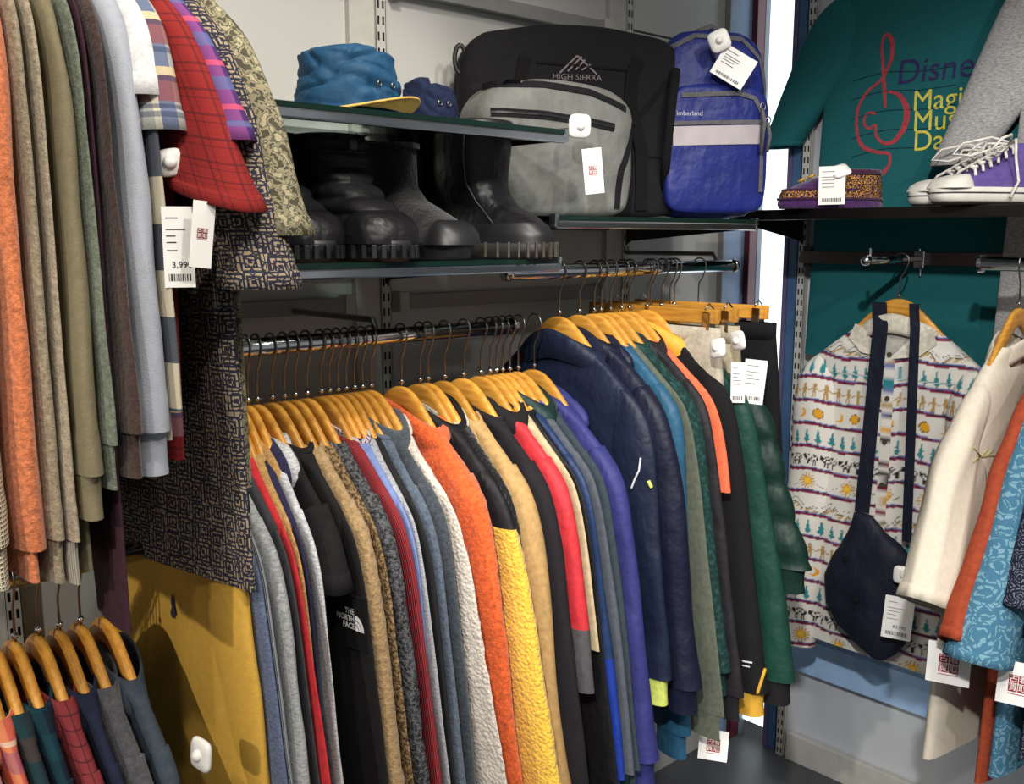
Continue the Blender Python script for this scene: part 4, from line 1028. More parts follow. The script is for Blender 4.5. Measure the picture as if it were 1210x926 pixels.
# --- grey duffel
GREYN = fabric('grey_ripstop', '#72736f', 'nylon', rough=0.6)
BLKN = fabric('black_ballistic', '#151418', 'plain')
WEB = fabric('black_webbing', '#0a0a0c', 'plain')
def front_frame(a, b):
    """root position and rotation for a thing whose front runs from world point a to b"""
    d = Vector((b[0]-a[0], b[1]-a[1])); return math.atan2(d.y, d.x), d.length, ((a[0]+b[0])/2, (a[1]+b[1])/2)
rz, ln, mid = front_frame((1.315, 1.500), (1.640, 1.415))
nrm = Vector((math.sin(rz), -math.cos(rz)))
gd = empty('duffel_bag', (mid[0]-nrm.x*0.07, mid[1]-nrm.y*0.07, ZD+0.001), rz, 'crumpled grey ripstop duffel bag with black zip', 'bag')
b1 = link('bag_body', softbox(0.37, 0.15, 0.285, 5, 6, 0.010, 21, sag=0.03, wrinkle=0.8), GREYN, gd); bv = bvh_of(b1)
ribbon('top_binding', bv, [(-0.18, 0.262), (-0.05, 0.266), (0.06, 0.258), (0.15, 0.228)], 0.014, BLKN, b1)
z1_ = ribbon('zip', bv, [(-0.17, 0.205), (-0.05, 0.204), (0.06, 0.196), (0.115, 0.188)], 0.016, BLKN, gd)
ribbon('zip_teeth', bv, [(-0.17, 0.205), (-0.05, 0.204), (0.06, 0.196), (0.115, 0.188)], 0.004, BLACKPL, z1_, off=0.003)
ribbon('side_strap', bv, [(0.135, 0.02), (0.138, 0.10), (0.165, 0.16), (0.178, 0.20)], 0.016, BLKN, gd)
# --- black duffel
rz, ln, mid = front_frame((1.405, 1.655), (1.815, 1.425))
nrm = Vector((math.sin(rz), -math.cos(rz)))
bd = empty('duffel_bag', (mid[0]-nrm.x*0.065, mid[1]-nrm.y*0.065, ZD+0.001), rz, 'large black duffel bag with an embroidered mountain logo', 'bag')
b2 = link('bag_body', softbox(0.53, 0.12, 0.425, 6, 8, 0.006, 31, sag=0.03, topround=0.03, wrinkle=0.5), BLKN, bd); bv = bvh_of(b2)
ribbon('handle_strap', bv, [(-0.14, 0.02), (-0.14, 0.20), (-0.135, 0.30), (-0.125, 0.345)], 0.026, WEB, bd, off=0.004)
ribbon('handle_strap', bv, [(0.15, 0.02), (0.145, 0.15), (0.115, 0.25), (0.12, 0.32), (0.135, 0.35)], 0.030, WEB, bd, off=0.004)
ribbon('pocket_seam', bv, [(-0.10, 0.335), (0.12, 0.325)], 0.005, WEB, bd)
ribbon('pocket_seam', bv, [(0.16, 0.14), (0.23, 0.135)], 0.004, WEB, bd)
ribbon('side_zip', bv, [(0.10, 0.18), (0.20, 0.30), (0.24, 0.33)], 0.012, WEB, bd)
LOGO = solid('pink_grey_thread', '#75696d', 0.7)
lx, lz = -0.008, 0.322
for k, (a, bq) in enumerate((((-0.040, -0.008), (0.0, 0.030)), ((-0.022, -0.004), (0.010, 0.028)), ((-0.004, 0.0), (0.018, 0.022)), ((0.0, 0.030), (0.045, -0.008)), ((0.010, 0.0), (0.030, 0.012)))):
    ribbon('logo_stroke', bv, [(lx+a[0], lz+a[1]), (lx+bq[0], lz+bq[1])], 0.0035, LOGO, bd, off=0.0015)
project_flat('logo_lettering', text_vf('HIGH SIERRA', 0.017, sx=1.15), bv, LOGO, bd, lx, lz-0.016)
P = [(-0.262+0.012*math.cos(a), -0.03, 0.34+0.03*math.sin(a)) for a in np.linspace(0, 2*PI, 16)[:-1]]
obj('side_buckle', tube(P, 0.005, 8, closed=True), BLACKPL, bd, smooth=True)
# --- backpack
bp_c = onY(838, 250, 1.40)
bp = empty('backpack', (bp_c.x+0.018, 1.43, ZD+0.001), math.radians(-33), 'royal blue backpack with a pale reflective stripe', 'backpack')
BLUEN = fabric('royal_blue_nylon', '#1a2670', 'nylon', rough=0.45)
GREYT = fabric('grey_webbing', '#5b5a5e', 'plain')
b3 = link('main_body', softbox(0.262, 0.13, 0.43, 3.6, 5, 0.004, 41, topround=0.10, wrinkle=0.5), BLUEN, bp)
pk = link('front_pocket', softbox(0.248, 0.045, 0.29, 5, 6, 0.005, 43, topround=0.06, wrinkle=0.6), BLUEN, bp, loc=(0.0, -0.066, 0.012)); bvp = bvh_of(pk)
st_ = ribbon('reflective_stripe', bvp, [(-0.108, 0.172), (0.095, 0.178)], 0.042, solid('pale_reflective', '#a89fa2', 0.45), pk, off=0.002)
ribbon('zip', bvp, [(-0.108, 0.200), (0.095, 0.206)], 0.009, GREYT, pk, off=0.0025)
ribbon('zip', bvp, [(-0.09, 0.262), (0.04, 0.268), (0.08, 0.258), (0.1, 0.225), (0.104, 0.05)], 0.010, GREYT, pk, off=0.0025)
bv3 = bvh_of(b3)
ribbon('main_zip', bv3, [(0.122, 0.08), (0.122, 0.29), (0.105, 0.36), (0.06, 0.405), (-0.05, 0.41), (-0.1, 0.385)], 0.011, GREYT, bp, off=0.002)
for k, x in enumerate((0.094, 0.108)):
    obj('zip_pull', tube([(x, -0.103, 0.245-0.03*k), (x+0.004, -0.108, 0.215-0.03*k), (x, -0.104, 0.150)], 0.0045, 8), GREYT, bp, smooth=True)
    obj('pull_ring', tube([(x+0.006*math.cos(a), -0.105, 0.25-0.03*k+0.008*math.sin(a)) for a in np.linspace(0, 2*PI, 11)[:-1]], 0.0015, 6, closed=True), STEEL, bp, smooth=True)
project_flat('logo_lettering', text_vf('Timberland', 0.015, sx=1.0), bvp, solid('pale_thread', '#b7b7c4', 0.7), pk, -0.075, 0.222)
obj('top_loop', tube([(-0.035, 0.0, 0.405), (-0.03, -0.01, 0.425), (0, -0.012, 0.437), (0.03, -0.01, 0.425), (0.035, 0, 0.405)], 0.007, 8), GREYT, bp, smooth=True)
obj('shoulder_strap', tube([(-0.10, -0.068, 0.33), (-0.118, -0.095, 0.24), (-0.125, -0.09, 0.14), (-0.115, -0.05, 0.06)], 0.011, 8), WEB, bp, smooth=True)

# --- purple sneakers and slippers on the end-wall shelf
PURC = fabric('purple_canvas', '#5d4a8e', 'plain'); CRM = solid('off_white_rubber', '#d9d5cb', 0.5)
LACE = fabric('white_lace', '#dedad0', 'plain')
def sneaker(label, loc, rz):
    o = empty('sneaker', loc, rz, label, 'shoe', 'purple canvas sneakers')
    tab = [(0.03, 0.138, -0.138, 0.046), (0.045, 0.130, -0.137, 0.045), (0.058, 0.105, -0.135, 0.043), (0.068, 0.07, -0.134, 0.040), (0.080, 0.03, -0.133, 0.037), (0.095, -0.012, -0.132, 0.036), (0.11, -0.035, -0.131, 0.036), (0.135, -0.045, -0.130, 0.036)]
    link('canvas_upper', loft(shoe_upper(interp(tab, np.linspace(0.03, 0.135, 28)), seed=2, wob=0.001)), PURC, o)
    s = sole(o, [(0, 0.138, -0.138, 0.046), (0.3, 0.150, -0.146, 0.052), (1, 0.148, -0.145, 0.051)], 0.004, 0.038, CRM)
    R = shoe_upper([(0.0, 0.128, -0.132, 0.042), (0.006, 0.143, -0.141, 0.048), (0.0075, 0.143, -0.141, 0.048)]); link('outsole', loft(R, (True, True)), solid('dark_outsole', '#2e2620', 0.7), o)
    P = [(x+0.0, y, 0.026) for x, y in [(q[0]*1.0, q[1]) for q in shoe_upper([(0, 0.1515, -0.148, 0.0535)], 48)[0]]]
    obj('foxing_line', tube(P, 0.0012, 5, closed=True), solid('navy_line', '#2b2c3c', 0.6), o, smooth=True)
    R = shoe_upper([(0.036, 0.148, 0.055, 0.0505), (0.050, 0.140, 0.06, 0.047), (0.060, 0.122, 0.066, 0.040), (0.066, 0.098, 0.07, 0.03)]); link('toe_cap', loft(R, (False, True)), CRM, o)
    for k in range(6):
        x = 0.068-k*0.019; z = 0.077+k*0.0095
        for sg in (-1, 1):
            P = [(x, sg*0.034, z-0.014), (x-0.006, sg*0.024, z-0.001), (x-0.012, 0.0, z+0.008), (x-0.016, -sg*0.018, z+0.006)]
            obj('lace', tube(P, 0.0034, 6), LACE, o, smooth=True)
    for sg in (-1, 1):
        P = [(-0.045, 0, 0.138), (-0.02, sg*0.03, 0.152), (0.03, sg*0.06, 0.140), (0.055, sg*0.062, 0.115), (0.02, sg*0.045, 0.112), (-0.035, sg*0.01, 0.132)]
        obj('lace_loop', tube(P, 0.0032, 6), LACE, o, smooth=True)
        P = [(-0.045, 0, 0.136), (-0.02, sg*0.045, 0.14), (-0.01, sg*0.060, 0.10), (-0.02, sg*0.062, 0.05), (0.0, sg*0.064, 0.015)]
        obj('lace_end', tube(P, 0.0032, 6), LACE, o, smooth=True)
    return o
th_ = math.atan2(0.673, -0.74)
def shelfpt(px, x): return onX(px, 246, x).y
sneaker('purple canvas sneaker with loose white laces', (2.29, shelfpt(1168, 2.29), ZS+0.001), th_+0.25)
sneaker('purple canvas sneaker half hidden behind its laced twin', (2.42, shelfpt(1140, 2.42), ZS+0.001), th_+0.25)
PVEL = fabric('purple_velvet', '#4b2460', 'fleece')
PAIS = print_rings('gold_paisley', '#2d1b33', '#c08a3c', 46, 4.0, 0.45, 'EUCLIDEAN', 0.02)
def slipper(label, loc, rz):
    o = empty('slipper', loc, rz, label, 'shoe', 'purple slippers')
    tab = [(0.02, 0.128, -0.122, 0.048), (0.045, 0.118, -0.122, 0.047), (0.06, 0.09, -0.120, 0.044), (0.075, 0.05, -0.12, 0.04), (0.09, 0.01, -0.118, 0.038)]
    link('upper', loft(shoe_upper(interp(tab, np.linspace(0.02, 0.09, 18)), seed=4, wob=0.002)), PVEL, o)
    R = shoe_upper([(0.022, 0.05, -0.126, 0.0505), (0.055, 0.045, -0.126, 0.0485), (0.075, 0.03, -0.125, 0.0455), (0.082, 0.02, -0.124, 0.043)]); link('paisley_panel', loft(R), PAIS, o)
    R = shoe_upper([(0.020, 0.132, -0.128, 0.052), (0.036, 0.131, -0.128, 0.052), (0.044, 0.126, -0.126, 0.049)]); link('print_band', loft(R), PAIS, o)
    sole(o, [(0, 0.130, -0.128, 0.050), (0.5, 0.136, -0.132, 0.055), (1, 0.133, -0.13, 0.053)], 0, 0.022, PVEL)
    for k, (z, f, b, w) in enumerate(((0.024, 0.135, -0.131, 0.055), (0.046, 0.124, -0.127, 0.050))):
        obj('piping', tube([tuple(q) for q in shoe_upper([(z, f, b, w)], 40)[0]], 0.0035, 6, closed=True), fabric('plum_fringe', '#40183c', 'fleece'), o, smooth=True)
    obj('cuff_roll', tube([tuple(q) for q in shoe_upper([(0.09, 0.012, -0.121, 0.040)], 40)[0]], 0.007, 8, closed=True), fabric('plum_fringe', '#40183c', 'fleece'), o, smooth=True)
    for x in (0.075, 0.05):
        obj('gold_motif', tube([(x, -0.03, 0.068+(0.075-x)*0.4), (x-0.012, -0.02, 0.076+(0.075-x)*0.4)], 0.004, 6), solid('gold_thread', '#c79a3a', 0.5), o, smooth=True)
    return o
slipper('purple velvet slipper with gold paisley panel and price tag', (2.285, shelfpt(981, 2.285), ZS+0.001), th_+0.10)
slipper('purple velvet slipper tucked behind its tagged twin', (2.40, shelfpt(985, 2.40), ZS+0.001), th_+0.10)

# ---------------------------------------------------------------- wall display: t-shirts, print shirt, shoulder bag
TEALC = fabric('teal_jersey', '#106064', 'plain', var=0.06)
zc_ = 2.42
tee = garment('wall', 0, 0, 't_shirt', 'teal t-shirt with treble clef print spread on the end wall', TEALC, 't-shirt', pos=((XB-0.045, onX(1082, 200, XB-0.05).y, zc_+0.128), 0.0),
              sleeve='short', sl=0.40, sw=0.27, wn=0.10, ds=0.10, bw=0.31, L=1.08, ht=0.020, flare=0.42, sw_w=0.17, fold=0.006, yaw=0.0, hang=False, collar='crew', n=64, farsc=1.0, seam=0.02, st=0.0)
tb_ = [c for c in tee.children if c.name.startswith('body')][0]; btee = bvh_of(tb_)
def onfront(bvh, y, z, off=0.0015):
    h = bvh.ray_cast(Vector((-1, y, z)), Vector((1, 0, 0)))[0]
    return Vector(((h.x if h is not None else -0.02)-off, y, z))
def tee_local(px, py):
    q = onX(px, py, XB-0.067); return q.y-tee.location.y, q.z-tee.location.z
def stroke(name, pts, w, mat, parent):
    """brush stroke through photo points (px, py, relative width)"""
    L2 = [(*tee_local(a, b), c) for a, b, c in pts]; D = []
    for i in range(len(L2)-1):          # catmull-rom
        p0, p1, p2, p3 = L2[max(i-1, 0)], L2[i], L2[i+1], L2[min(i+2, len(L2)-1)]
        for k in range(8):
            t = k/8; D.append([0.5*((2*p1[j])+(-p0[j]+p2[j])*t+(2*p0[j]-5*p1[j]+4*p2[j]-p3[j])*t*t+(-p0[j]+3*p1[j]-3*p2[j]+p3[j])*t**3) for j in range(3)])
    D.append(list(L2[-1])); V = []; Fc = []
    for i, d in enumerate(D):
        a, c = D[max(i-1, 0)], D[min(i+1, len(D)-1)]; ty, tz = c[0]-a[0], c[1]-a[1]; l = math.hypot(ty, tz) or 1
        for s in (-0.5, 0.5): V.append(onfront(btee, d[0]-tz/l*s*w*d[2], d[1]+ty/l*s*w*d[2]))
        if i: Fc.append((2*i-2, 2*i-1, 2*i+1, 2*i))
    return obj(name, (V, Fc), mat, parent)
PRED = fabric('red_print', '#b03a44', 'plain'); PPUR = fabric('purple_print', '#2f2a5e', 'plain'); PYEL = fabric('yellow_print', '#d6c83a', 'plain')
S_ = 1.0
stroke('clef_print', [(1043, 205, 1.6), (1051, 195, .9), (1051, 182, .9), (1038, 180, 1), (1021, 174, 1.2), (1013, 158, 1), (1014, 128, .9), (1026, 108, .9), (1043, 93, .9), (1054, 70, 1.2), (1055, 50, 1.4), (1049, 41, 1), (1043, 50, .9), (1044, 80, 1), (1046, 108, 1.2), (1047, 128, .7)], 0.009, PRED, tee)
stroke('clef_print', [(1050, 108, .6), (1064, 113, 1.2), (1072, 128, 1.8), (1070, 148, 1.8), (1058, 166, 1.3), (1045, 169, 1), (1036, 160, .9), (1035, 148, .8), (1027, 152, .8), (1021, 144, .8), (1026, 134, .8), (1036, 134, .8)], 0.009, PRED, tee)
def tee_text(name, txt, px, py, size, mat, **k):
    y0, z0 = tee_local(px, py); V, Fc = text_vf(txt, size, align='LEFT', **k)
    return obj(name, ([onfront(btee, y0-a, z0+b) for a, b in V], Fc), mat, tee)
tee_text('print_lettering', 'Disney', 1060, 88, 0.088, PPUR, sx=0.98, shear=0.1, bold=0.0)
for t_, y_ in (('Magic', 121), ('Music', 145), ('Days', 168)): tee_text('print_lettering', t_, 1079, y_, 0.074, PYEL, sx=0.95, bold=0.0)
for k, yy in enumerate((90, 112, 135, 158, 180)):
    stroke('staff_line_print', [(1006, yy+6, .3), (1045, yy-4, .3), (1090, yy-6, .3), (1130, yy-12, .3)], 0.006, fabric('dark_teal_print', '#0a3138', 'plain'), tee)
garment('wall', 0, 0, 't_shirt', 'grey marl t-shirt overlapping the teal one on the end wall', fabric('grey_marl', '#aba9a7', 'heather'), 't-shirt', pos=((XB-0.115, onX(1345, 200, XB-0.115).y, zc_+0.13), 0.0),
        sleeve='short', sl=0.48, sw=0.24, wn=0.10, ds=0.10, bw=0.29, L=1.10, ht=0.022, flare=0.40, sw_w=0.20, fold=0.008, yaw=0.0, hang=False, n=64, farsc=1.0, st=0.0)

# pictorial print shirt
def pict(V):
    y, z = V[:, 1].copy(), V[:, 2].copy(); rs = np.random.RandomState(5)
    zz = z+0.005*np.sin(y*22)+0.003*np.sin(y*51+1); hb = 0.064
    q = -zz/hb; row = np.floor(q).astype(int); v = 1-(q-row)     # v: 0 bottom .. 1 top
    col = np.tile(np.array(lin('#d8d4cc')[:3]), (len(y), 1))
    def put(m, c): col[m] = lin(c)[:3]
    kinds = ['T', 'C', 'S', 'H', 'T', 'P', 'M']; kk = row % 7
    def cell(w, ph=0.0):
        u = (y+ph*row)/w; i = np.floor(u); return (u-i-0.5)*w, i
    vy = (v-0.5)*hb
    for idx, k in enumerate(kinds):
        s = kk == idx
        if k == 'T':
            u, i = cell(0.030, 0.011); t = (vy+0.022)/0.040; wdt = 0.0105*(1-t)*(0.75+0.25*np.cos(t*22))
            m = s & (t > 0.12) & (t < 1) & (np.abs(u) < wdt+0.001); put(m, '#2f8088')
            put(s & (t > 0) & (t <= 0.12) & (np.abs(u) < 0.002), '#6b5a3c')
        elif k == 'C':
            u, i = cell(0.044, 0.017); e = (u/0.017)**2+((vy-0.002)/0.010)**2
            sp = np.sin(u*420+i*3)*np.sin(vy*500+i)+0.35*np.sin(u*900+i*5)
            put(s & (e < 1) & (sp > 0.15), '#1b1a1e'); put(s & (np.abs(e-1) < 0.16), '#3b383a')
            put(s & (vy < -0.004) & (vy > -0.019) & ((np.abs(np.abs(u)-0.011) < 0.0015) | (np.abs(np.abs(u)-0.006) < 0.0012)), '#2c2a2c')
            put(s & (((u-0.019)/0.006)**2+((vy-0.006)/0.006)**2 < 1), '#242225')
        elif k == 'S':
            u, i = cell(0.105, 0.03); r = np.hypot(u, vy); a = np.arctan2(vy, u)
            put(s & (r < 0.022) & (np.cos(a*14) > 0.3), '#b98b34'); put(s & (r < 0.013), '#e0a52a'); put(s & (r < 0.008), '#ecc04a')
            put(s & (np.abs(vy+0.006-0.008*np.sin(y*70)) < 0.0009) & (r > 0.026), '#77726c')
        elif k == 'H':
            hgt = -0.010+0.009*np.sin(y*60)+0.006*np.sin(y*131+2)
            put(s & (vy < hgt) & (vy > hgt-0.012) & (np.sin(y*300+vy*400) > -0.2), '#b59a68'); put(s & (np.abs(vy-hgt) < 0.0012), '#3c352c')
            put(s & (np.abs(vy-hgt-0.010-0.004*np.sin(y*90)) < 0.0009), '#6b665f')
        elif k == 'P':
            u, i = cell(0.028, 0.009); c = np.mod(i, 3) == 0
            put(s & (np.hypot(u, vy-0.012) < 0.0045), '#a98a52'); put(s & (np.abs(u) < 0.0045+0.10*np.maximum(0, -vy-0.002)*0.5) & (vy < 0.008) & (vy > -0.022) & ~((vy < -0.010) & (np.abs(u) < 0.0012)), '#a98a52')
            put(s & (np.abs(vy-0.001-0.004*np.cos(u/0.028*2*PI)) < 0.0018), '#a98a52')
        else:
            u, i = cell(0.046, 0.02); r = np.hypot(u, vy); full = np.mod(i, 2) == 0
            put(s & (r < 0.013) & (full | (np.hypot(u-0.007, vy-0.002) > 0.012)), '#d79c2e'); put(s & (np.abs(r-0.013) < 0.001) & full, '#6b4a1c')
    put((v < 0.055), '#7c2340'); put((v >= 0.055) & (v < 0.085), '#2a2530'); put((v >= 0.085) & (v < 0.135), '#6a74a8')
    put(v > 0.965, '#7c2340')
    return col
PICT = vcol('pictorial_cotton')
XJ = 2.43
yj = onX(1062, 360, XJ).y; zj = onX(1062, 350, XJ).z+0.088
pj = garment('wall', 0, 0, 'print_overshirt', 'white overshirt printed with trees, cows, suns and striped bands', PICT, 'shirt', cmat=fabric('ivory_collar', '#c9c2b0', 'plain'), pos=((XJ, yj, zj), 0.0), short='pictorial print overshirt',
             sl=0.84, sw=0.215, wn=0.085, ds=0.10, bw=0.255, L=0.90, ht=0.034, flare=0.03, sw_w=0.115, cuff_w=0.105, fold=0.010, collar='shirt', n=320, sn=150, zsub=0.0030, colour=pict, cuff=False, yaw=0.06, farsc=1.0, seam=0.01, st=-0.012)
# collar opening, placket and buttons
bjk = bvh_of([c for c in pj.children if c.name.startswith('body')][0])
V = []; Fc = []
for k in range(60):
    z = -0.20-k*0.013
    for s in (-0.014, 0.014): V.append(onfront(bjk, 0.0+s, z, 0.002))
    if k: Fc.append((2*k-2, 2*k-1, 2*k+1, 2*k))
me = mk(V, Fc, True); ca = me.color_attributes.new('Col', 'FLOAT_COLOR', 'POINT'); cc = np.ones((len(V), 4)); cc[:, :3] = pict(np.array([tuple(v) for v in V])+np.array([0, 0.02, 0.012])); ca.data.foreach_set('color', cc.ravel())
link('placket', me, PICT, pj)
for k in range(6):
    q = onfront(bjk, 0.0, -0.235-k*0.115, 0.004)
    obj('button', tube([q, q+Vector((-0.003, 0, 0))], 0.0065, 12), solid('horn_button', '#4b4234', 0.3), pj)
V = []; Fc = []; nl = 14
for k in range(nl+1):
    z = -0.158-0.085*k/nl; wv = 0.075*(1-k/nl)+0.002
    for i in range(9): V.append(onfront(bjk, wv*(i/4-1), z, 0.003))
    if k:
        for i in range(8): a = 9*(k-1)+i; Fc.append((a, a+1, a+10, a+9))
obj('neck_lining', (V, Fc), fabric('pale_lining', '#a8a49b', 'plain'), pj, smooth=True)
for sg in (-1, 1):
    V = [onfront(bjk, sg*a, b, 0.009) for a, b in ((0.10, -0.162), (0.115, -0.20), (0.075, -0.235), (0.012, -0.245), (0.078, -0.17))]
    obj('lapel', (V, [(0, 1, 2, 3, 4)] if sg < 0 else [(4, 3, 2, 1, 0)]), fabric('ivory_collar', '#c9c2b0', 'plain'), pj)
# navy shoulder bag slung over the hanger
NVB = fabric('navy_bag_nylon', '#171b2b', 'nylon', rough=0.6)
XG = XJ-0.085
pt = onX(1026, 775, XG); zbot = onX(1040, 776, XG).z; ztop = onX(1040, 612, XG).z; ybag = onX(1024, 690, XG).y
sb = empty('shoulder_bag', (XG, ybag, zbot), 0, 'slouchy navy shoulder bag slung over the print overshirt', 'bag')
R = []; N1 = SN(77, 9); hb_ = ztop-zbot; nb = 72
EXT = np.array([(0, 1028, 1048), (0.05, 1008, 1058), (0.15, 988, 1070), (0.3, 977, 1076), (0.5, 975, 1078), (0.66, 984, 1077), (0.76, 994, 1076), (0.84, 1001, 1066), (0.90, 1005, 1046), (1.0, 1009, 1030)], float)
for j in range(41):
    q = j/40; th = np.arange(nb)*2*PI/nb; c, s = np.cos(th), np.sin(th)
    pyq = 776-(776-605)*q
    yl = onX(float(np.interp(q, EXT[:, 0], EXT[:, 1])), pyq, XG).y-ybag; yr_ = onX(float(np.interp(q, EXT[:, 0], EXT[:, 2])), pyq, XG).y-ybag
    w = (yl-yr_)/2; yc = (yl+yr_)/2
    tk = 0.036*math.sin(PI*min(1, 0.10+q*0.88))**0.6+0.004
    y = yc+w*np.sign(c)*np.abs(c)**0.9; x = tk*np.sign(s)*np.abs(s)**0.9
    x = x+0.007*N1(y*55, q*9+0*y)+0.004*N1(y*20, q*22+0*y)
    R.append(np.stack([x, y, np.full(nb, hb_*q)], 1))
bgm = link('pouch', loft(R, (True, True)), NVB, sb); bvb = bvh_of(bgm)
for yy, zz in ((0.045, 0.68), (0.0, 0.42)):
    h = bvb.ray_cast(Vector((-1, yy, hb_*zz)), Vector((1, 0, 0)))[0]
    if h is not None: obj('snap', tube([h, h+Vector((-0.007, 0, 0))], 0.007, 12), BLACKPL, sb)
def strap(p0, pts, w=0.033):
    V = []; Fc = []
    for i, q in enumerate(pts):
        q = Vector(q)-sb.location
        for dy in (-w/2, w/2):
            for dx in (0, 0.003): V.append(q+Vector((dx, dy, 0)))
        if i:
            a = 4*(i-1); b_ = 4*i
            Fc += [(a, a+2, b_+2, b_), (a+1, b_+1, b_+3, a+3), (a, b_, b_+1, a+1), (a+2, a+3, b_+3, b_+2)]
    return obj('strap', (V, Fc), NVB, sb, smooth=False)
top = onX(1062, 352, XJ)
zhc = top.z
L_ = [(XJ+0.012, yj+0.045, zhc-0.015), (XJ-0.012, yj+0.048, zhc-0.012)] + [tuple(onX(1040-(1040-1018)*q, 385+(605-385)*q, XJ-0.045-0.03*q)) for q in np.linspace(0, 1, 9)]
R_ = [(XJ+0.012, yj-0.042, zhc-0.015), (XJ-0.012, yj-0.045, zhc-0.012)] + [tuple(onX(1081-(1081-1071)*q, 385+(640-385)*q, XJ-0.045-0.03*q)) for q in np.linspace(0, 1, 9)]
strap(None, L_, 0.040); strap(None, R_, 0.024)

# ---------------------------------------------------------------- trousers on clip hangers at the end of the upper rail
def clip_hanger(loc, rz, label, zbar=-0.085, hw=0.19):
    h = empty('clip_hanger', loc, rz, label, 'hanger', 'wooden clip hangers')
    link('hook', H_HOOK, None, h)
    box('wooden_bar', -0.007, 0.007, -hw, hw, zbar-0.032, zbar, WOOD, h, bev=0.003)
    for s in (-1, 1):
        cl = box('clip', -0.013, 0.013, s*(hw-0.025)-0.010, s*(hw-0.025)+0.010, zbar-0.055, zbar-0.006, CHROME, h, bev=0.002)
        obj('clip_spring', tube([(-0.016, s*(hw-0.025), zbar), (0.0, s*(hw-0.025), zbar+0.012), (0.016, s*(hw-0.025), zbar)], 0.002, 6), CHROME, h, smooth=True)
    return h
def trousers(label, X, mat, rz, L=0.9, hw=0.205, ht=0.022, band=None, name='trousers', top=-0.130):
    loc = (X, YR, Z2)
    o = empty(name, loc, rz, label, 'trousers', 'trousers on the upper rail'); N1 = SN(int(X*1000))
    R = []
    for d in np.linspace(0, 0.30, 22):
        r, nn = sring(48, 0, hw+0.03*d/0.3, 0, ht*(0.6+0.4*min(1, d/0.08)), top-d, 3)
        r += nn*(0.006*N1(np.arange(48)*2*PI/48*4, d*12+np.zeros(48)))[:, None]; R.append(r)
    link('hips', loft(R), mat, o)
    for s in (-1, 1):
        R = []
        for d in np.linspace(0.27, L, 30):
            q = (d-0.27)/(L-0.27)
            r, nn = sring(32, s*(hw*0.55-0.02*q), hw*0.5-0.03*q, -0.004*s, ht, top-d, 2.4)
            r += nn*(0.005*N1(np.arange(32)*2*PI/32*3+s, d*9+np.zeros(32)))[:, None]; R.append(r)
        link('leg', loft(R), mat, o)
    R = []
    for z, e in ((0.006, 0.0), (0.006, 0.004), (-0.034, 0.004), (-0.034, 0.0)):
        r, nn = sring(48, 0, hw+e*0.5, 0, ht*0.62+e, top+z, 3); R.append(r)
    link('waistband', loft(R), band or mat, o)
    return o
XP = onY(917, 470, YR-0.215).x
BLKT = fabric('black_trouser', '#131316', 'plain')
trousers('black trousers clipped at the far end of the upper rail', XP-0.02, BLKT, 0.06, hw=0.21, ht=0.028)
clip_hanger((XP-0.02, YR, Z2), 0.06, 'wooden clip hanger gripping the black trousers')
KHA = fabric('stone_cotton', '#b3a68a', 'plain')
trousers('stone beige shorts with gathered waistband', XP-0.20, fabric('stone_shorts', '#b9b09c', 'plain'), 0.0, L=0.42, hw=0.195, name='shorts')
clip_hanger((XP-0.20, YR, Z2), 0.0, 'wooden clip hanger gripping the stone beige shorts')
trousers('khaki tan trousers hanging below the black ski jacket', XP-0.13, KHA, 0.0, L=0.80, hw=0.195)
clip_hanger((XP-0.13, YR, Z2), 0.0, 'wooden clip hanger gripping the khaki tan trousers')
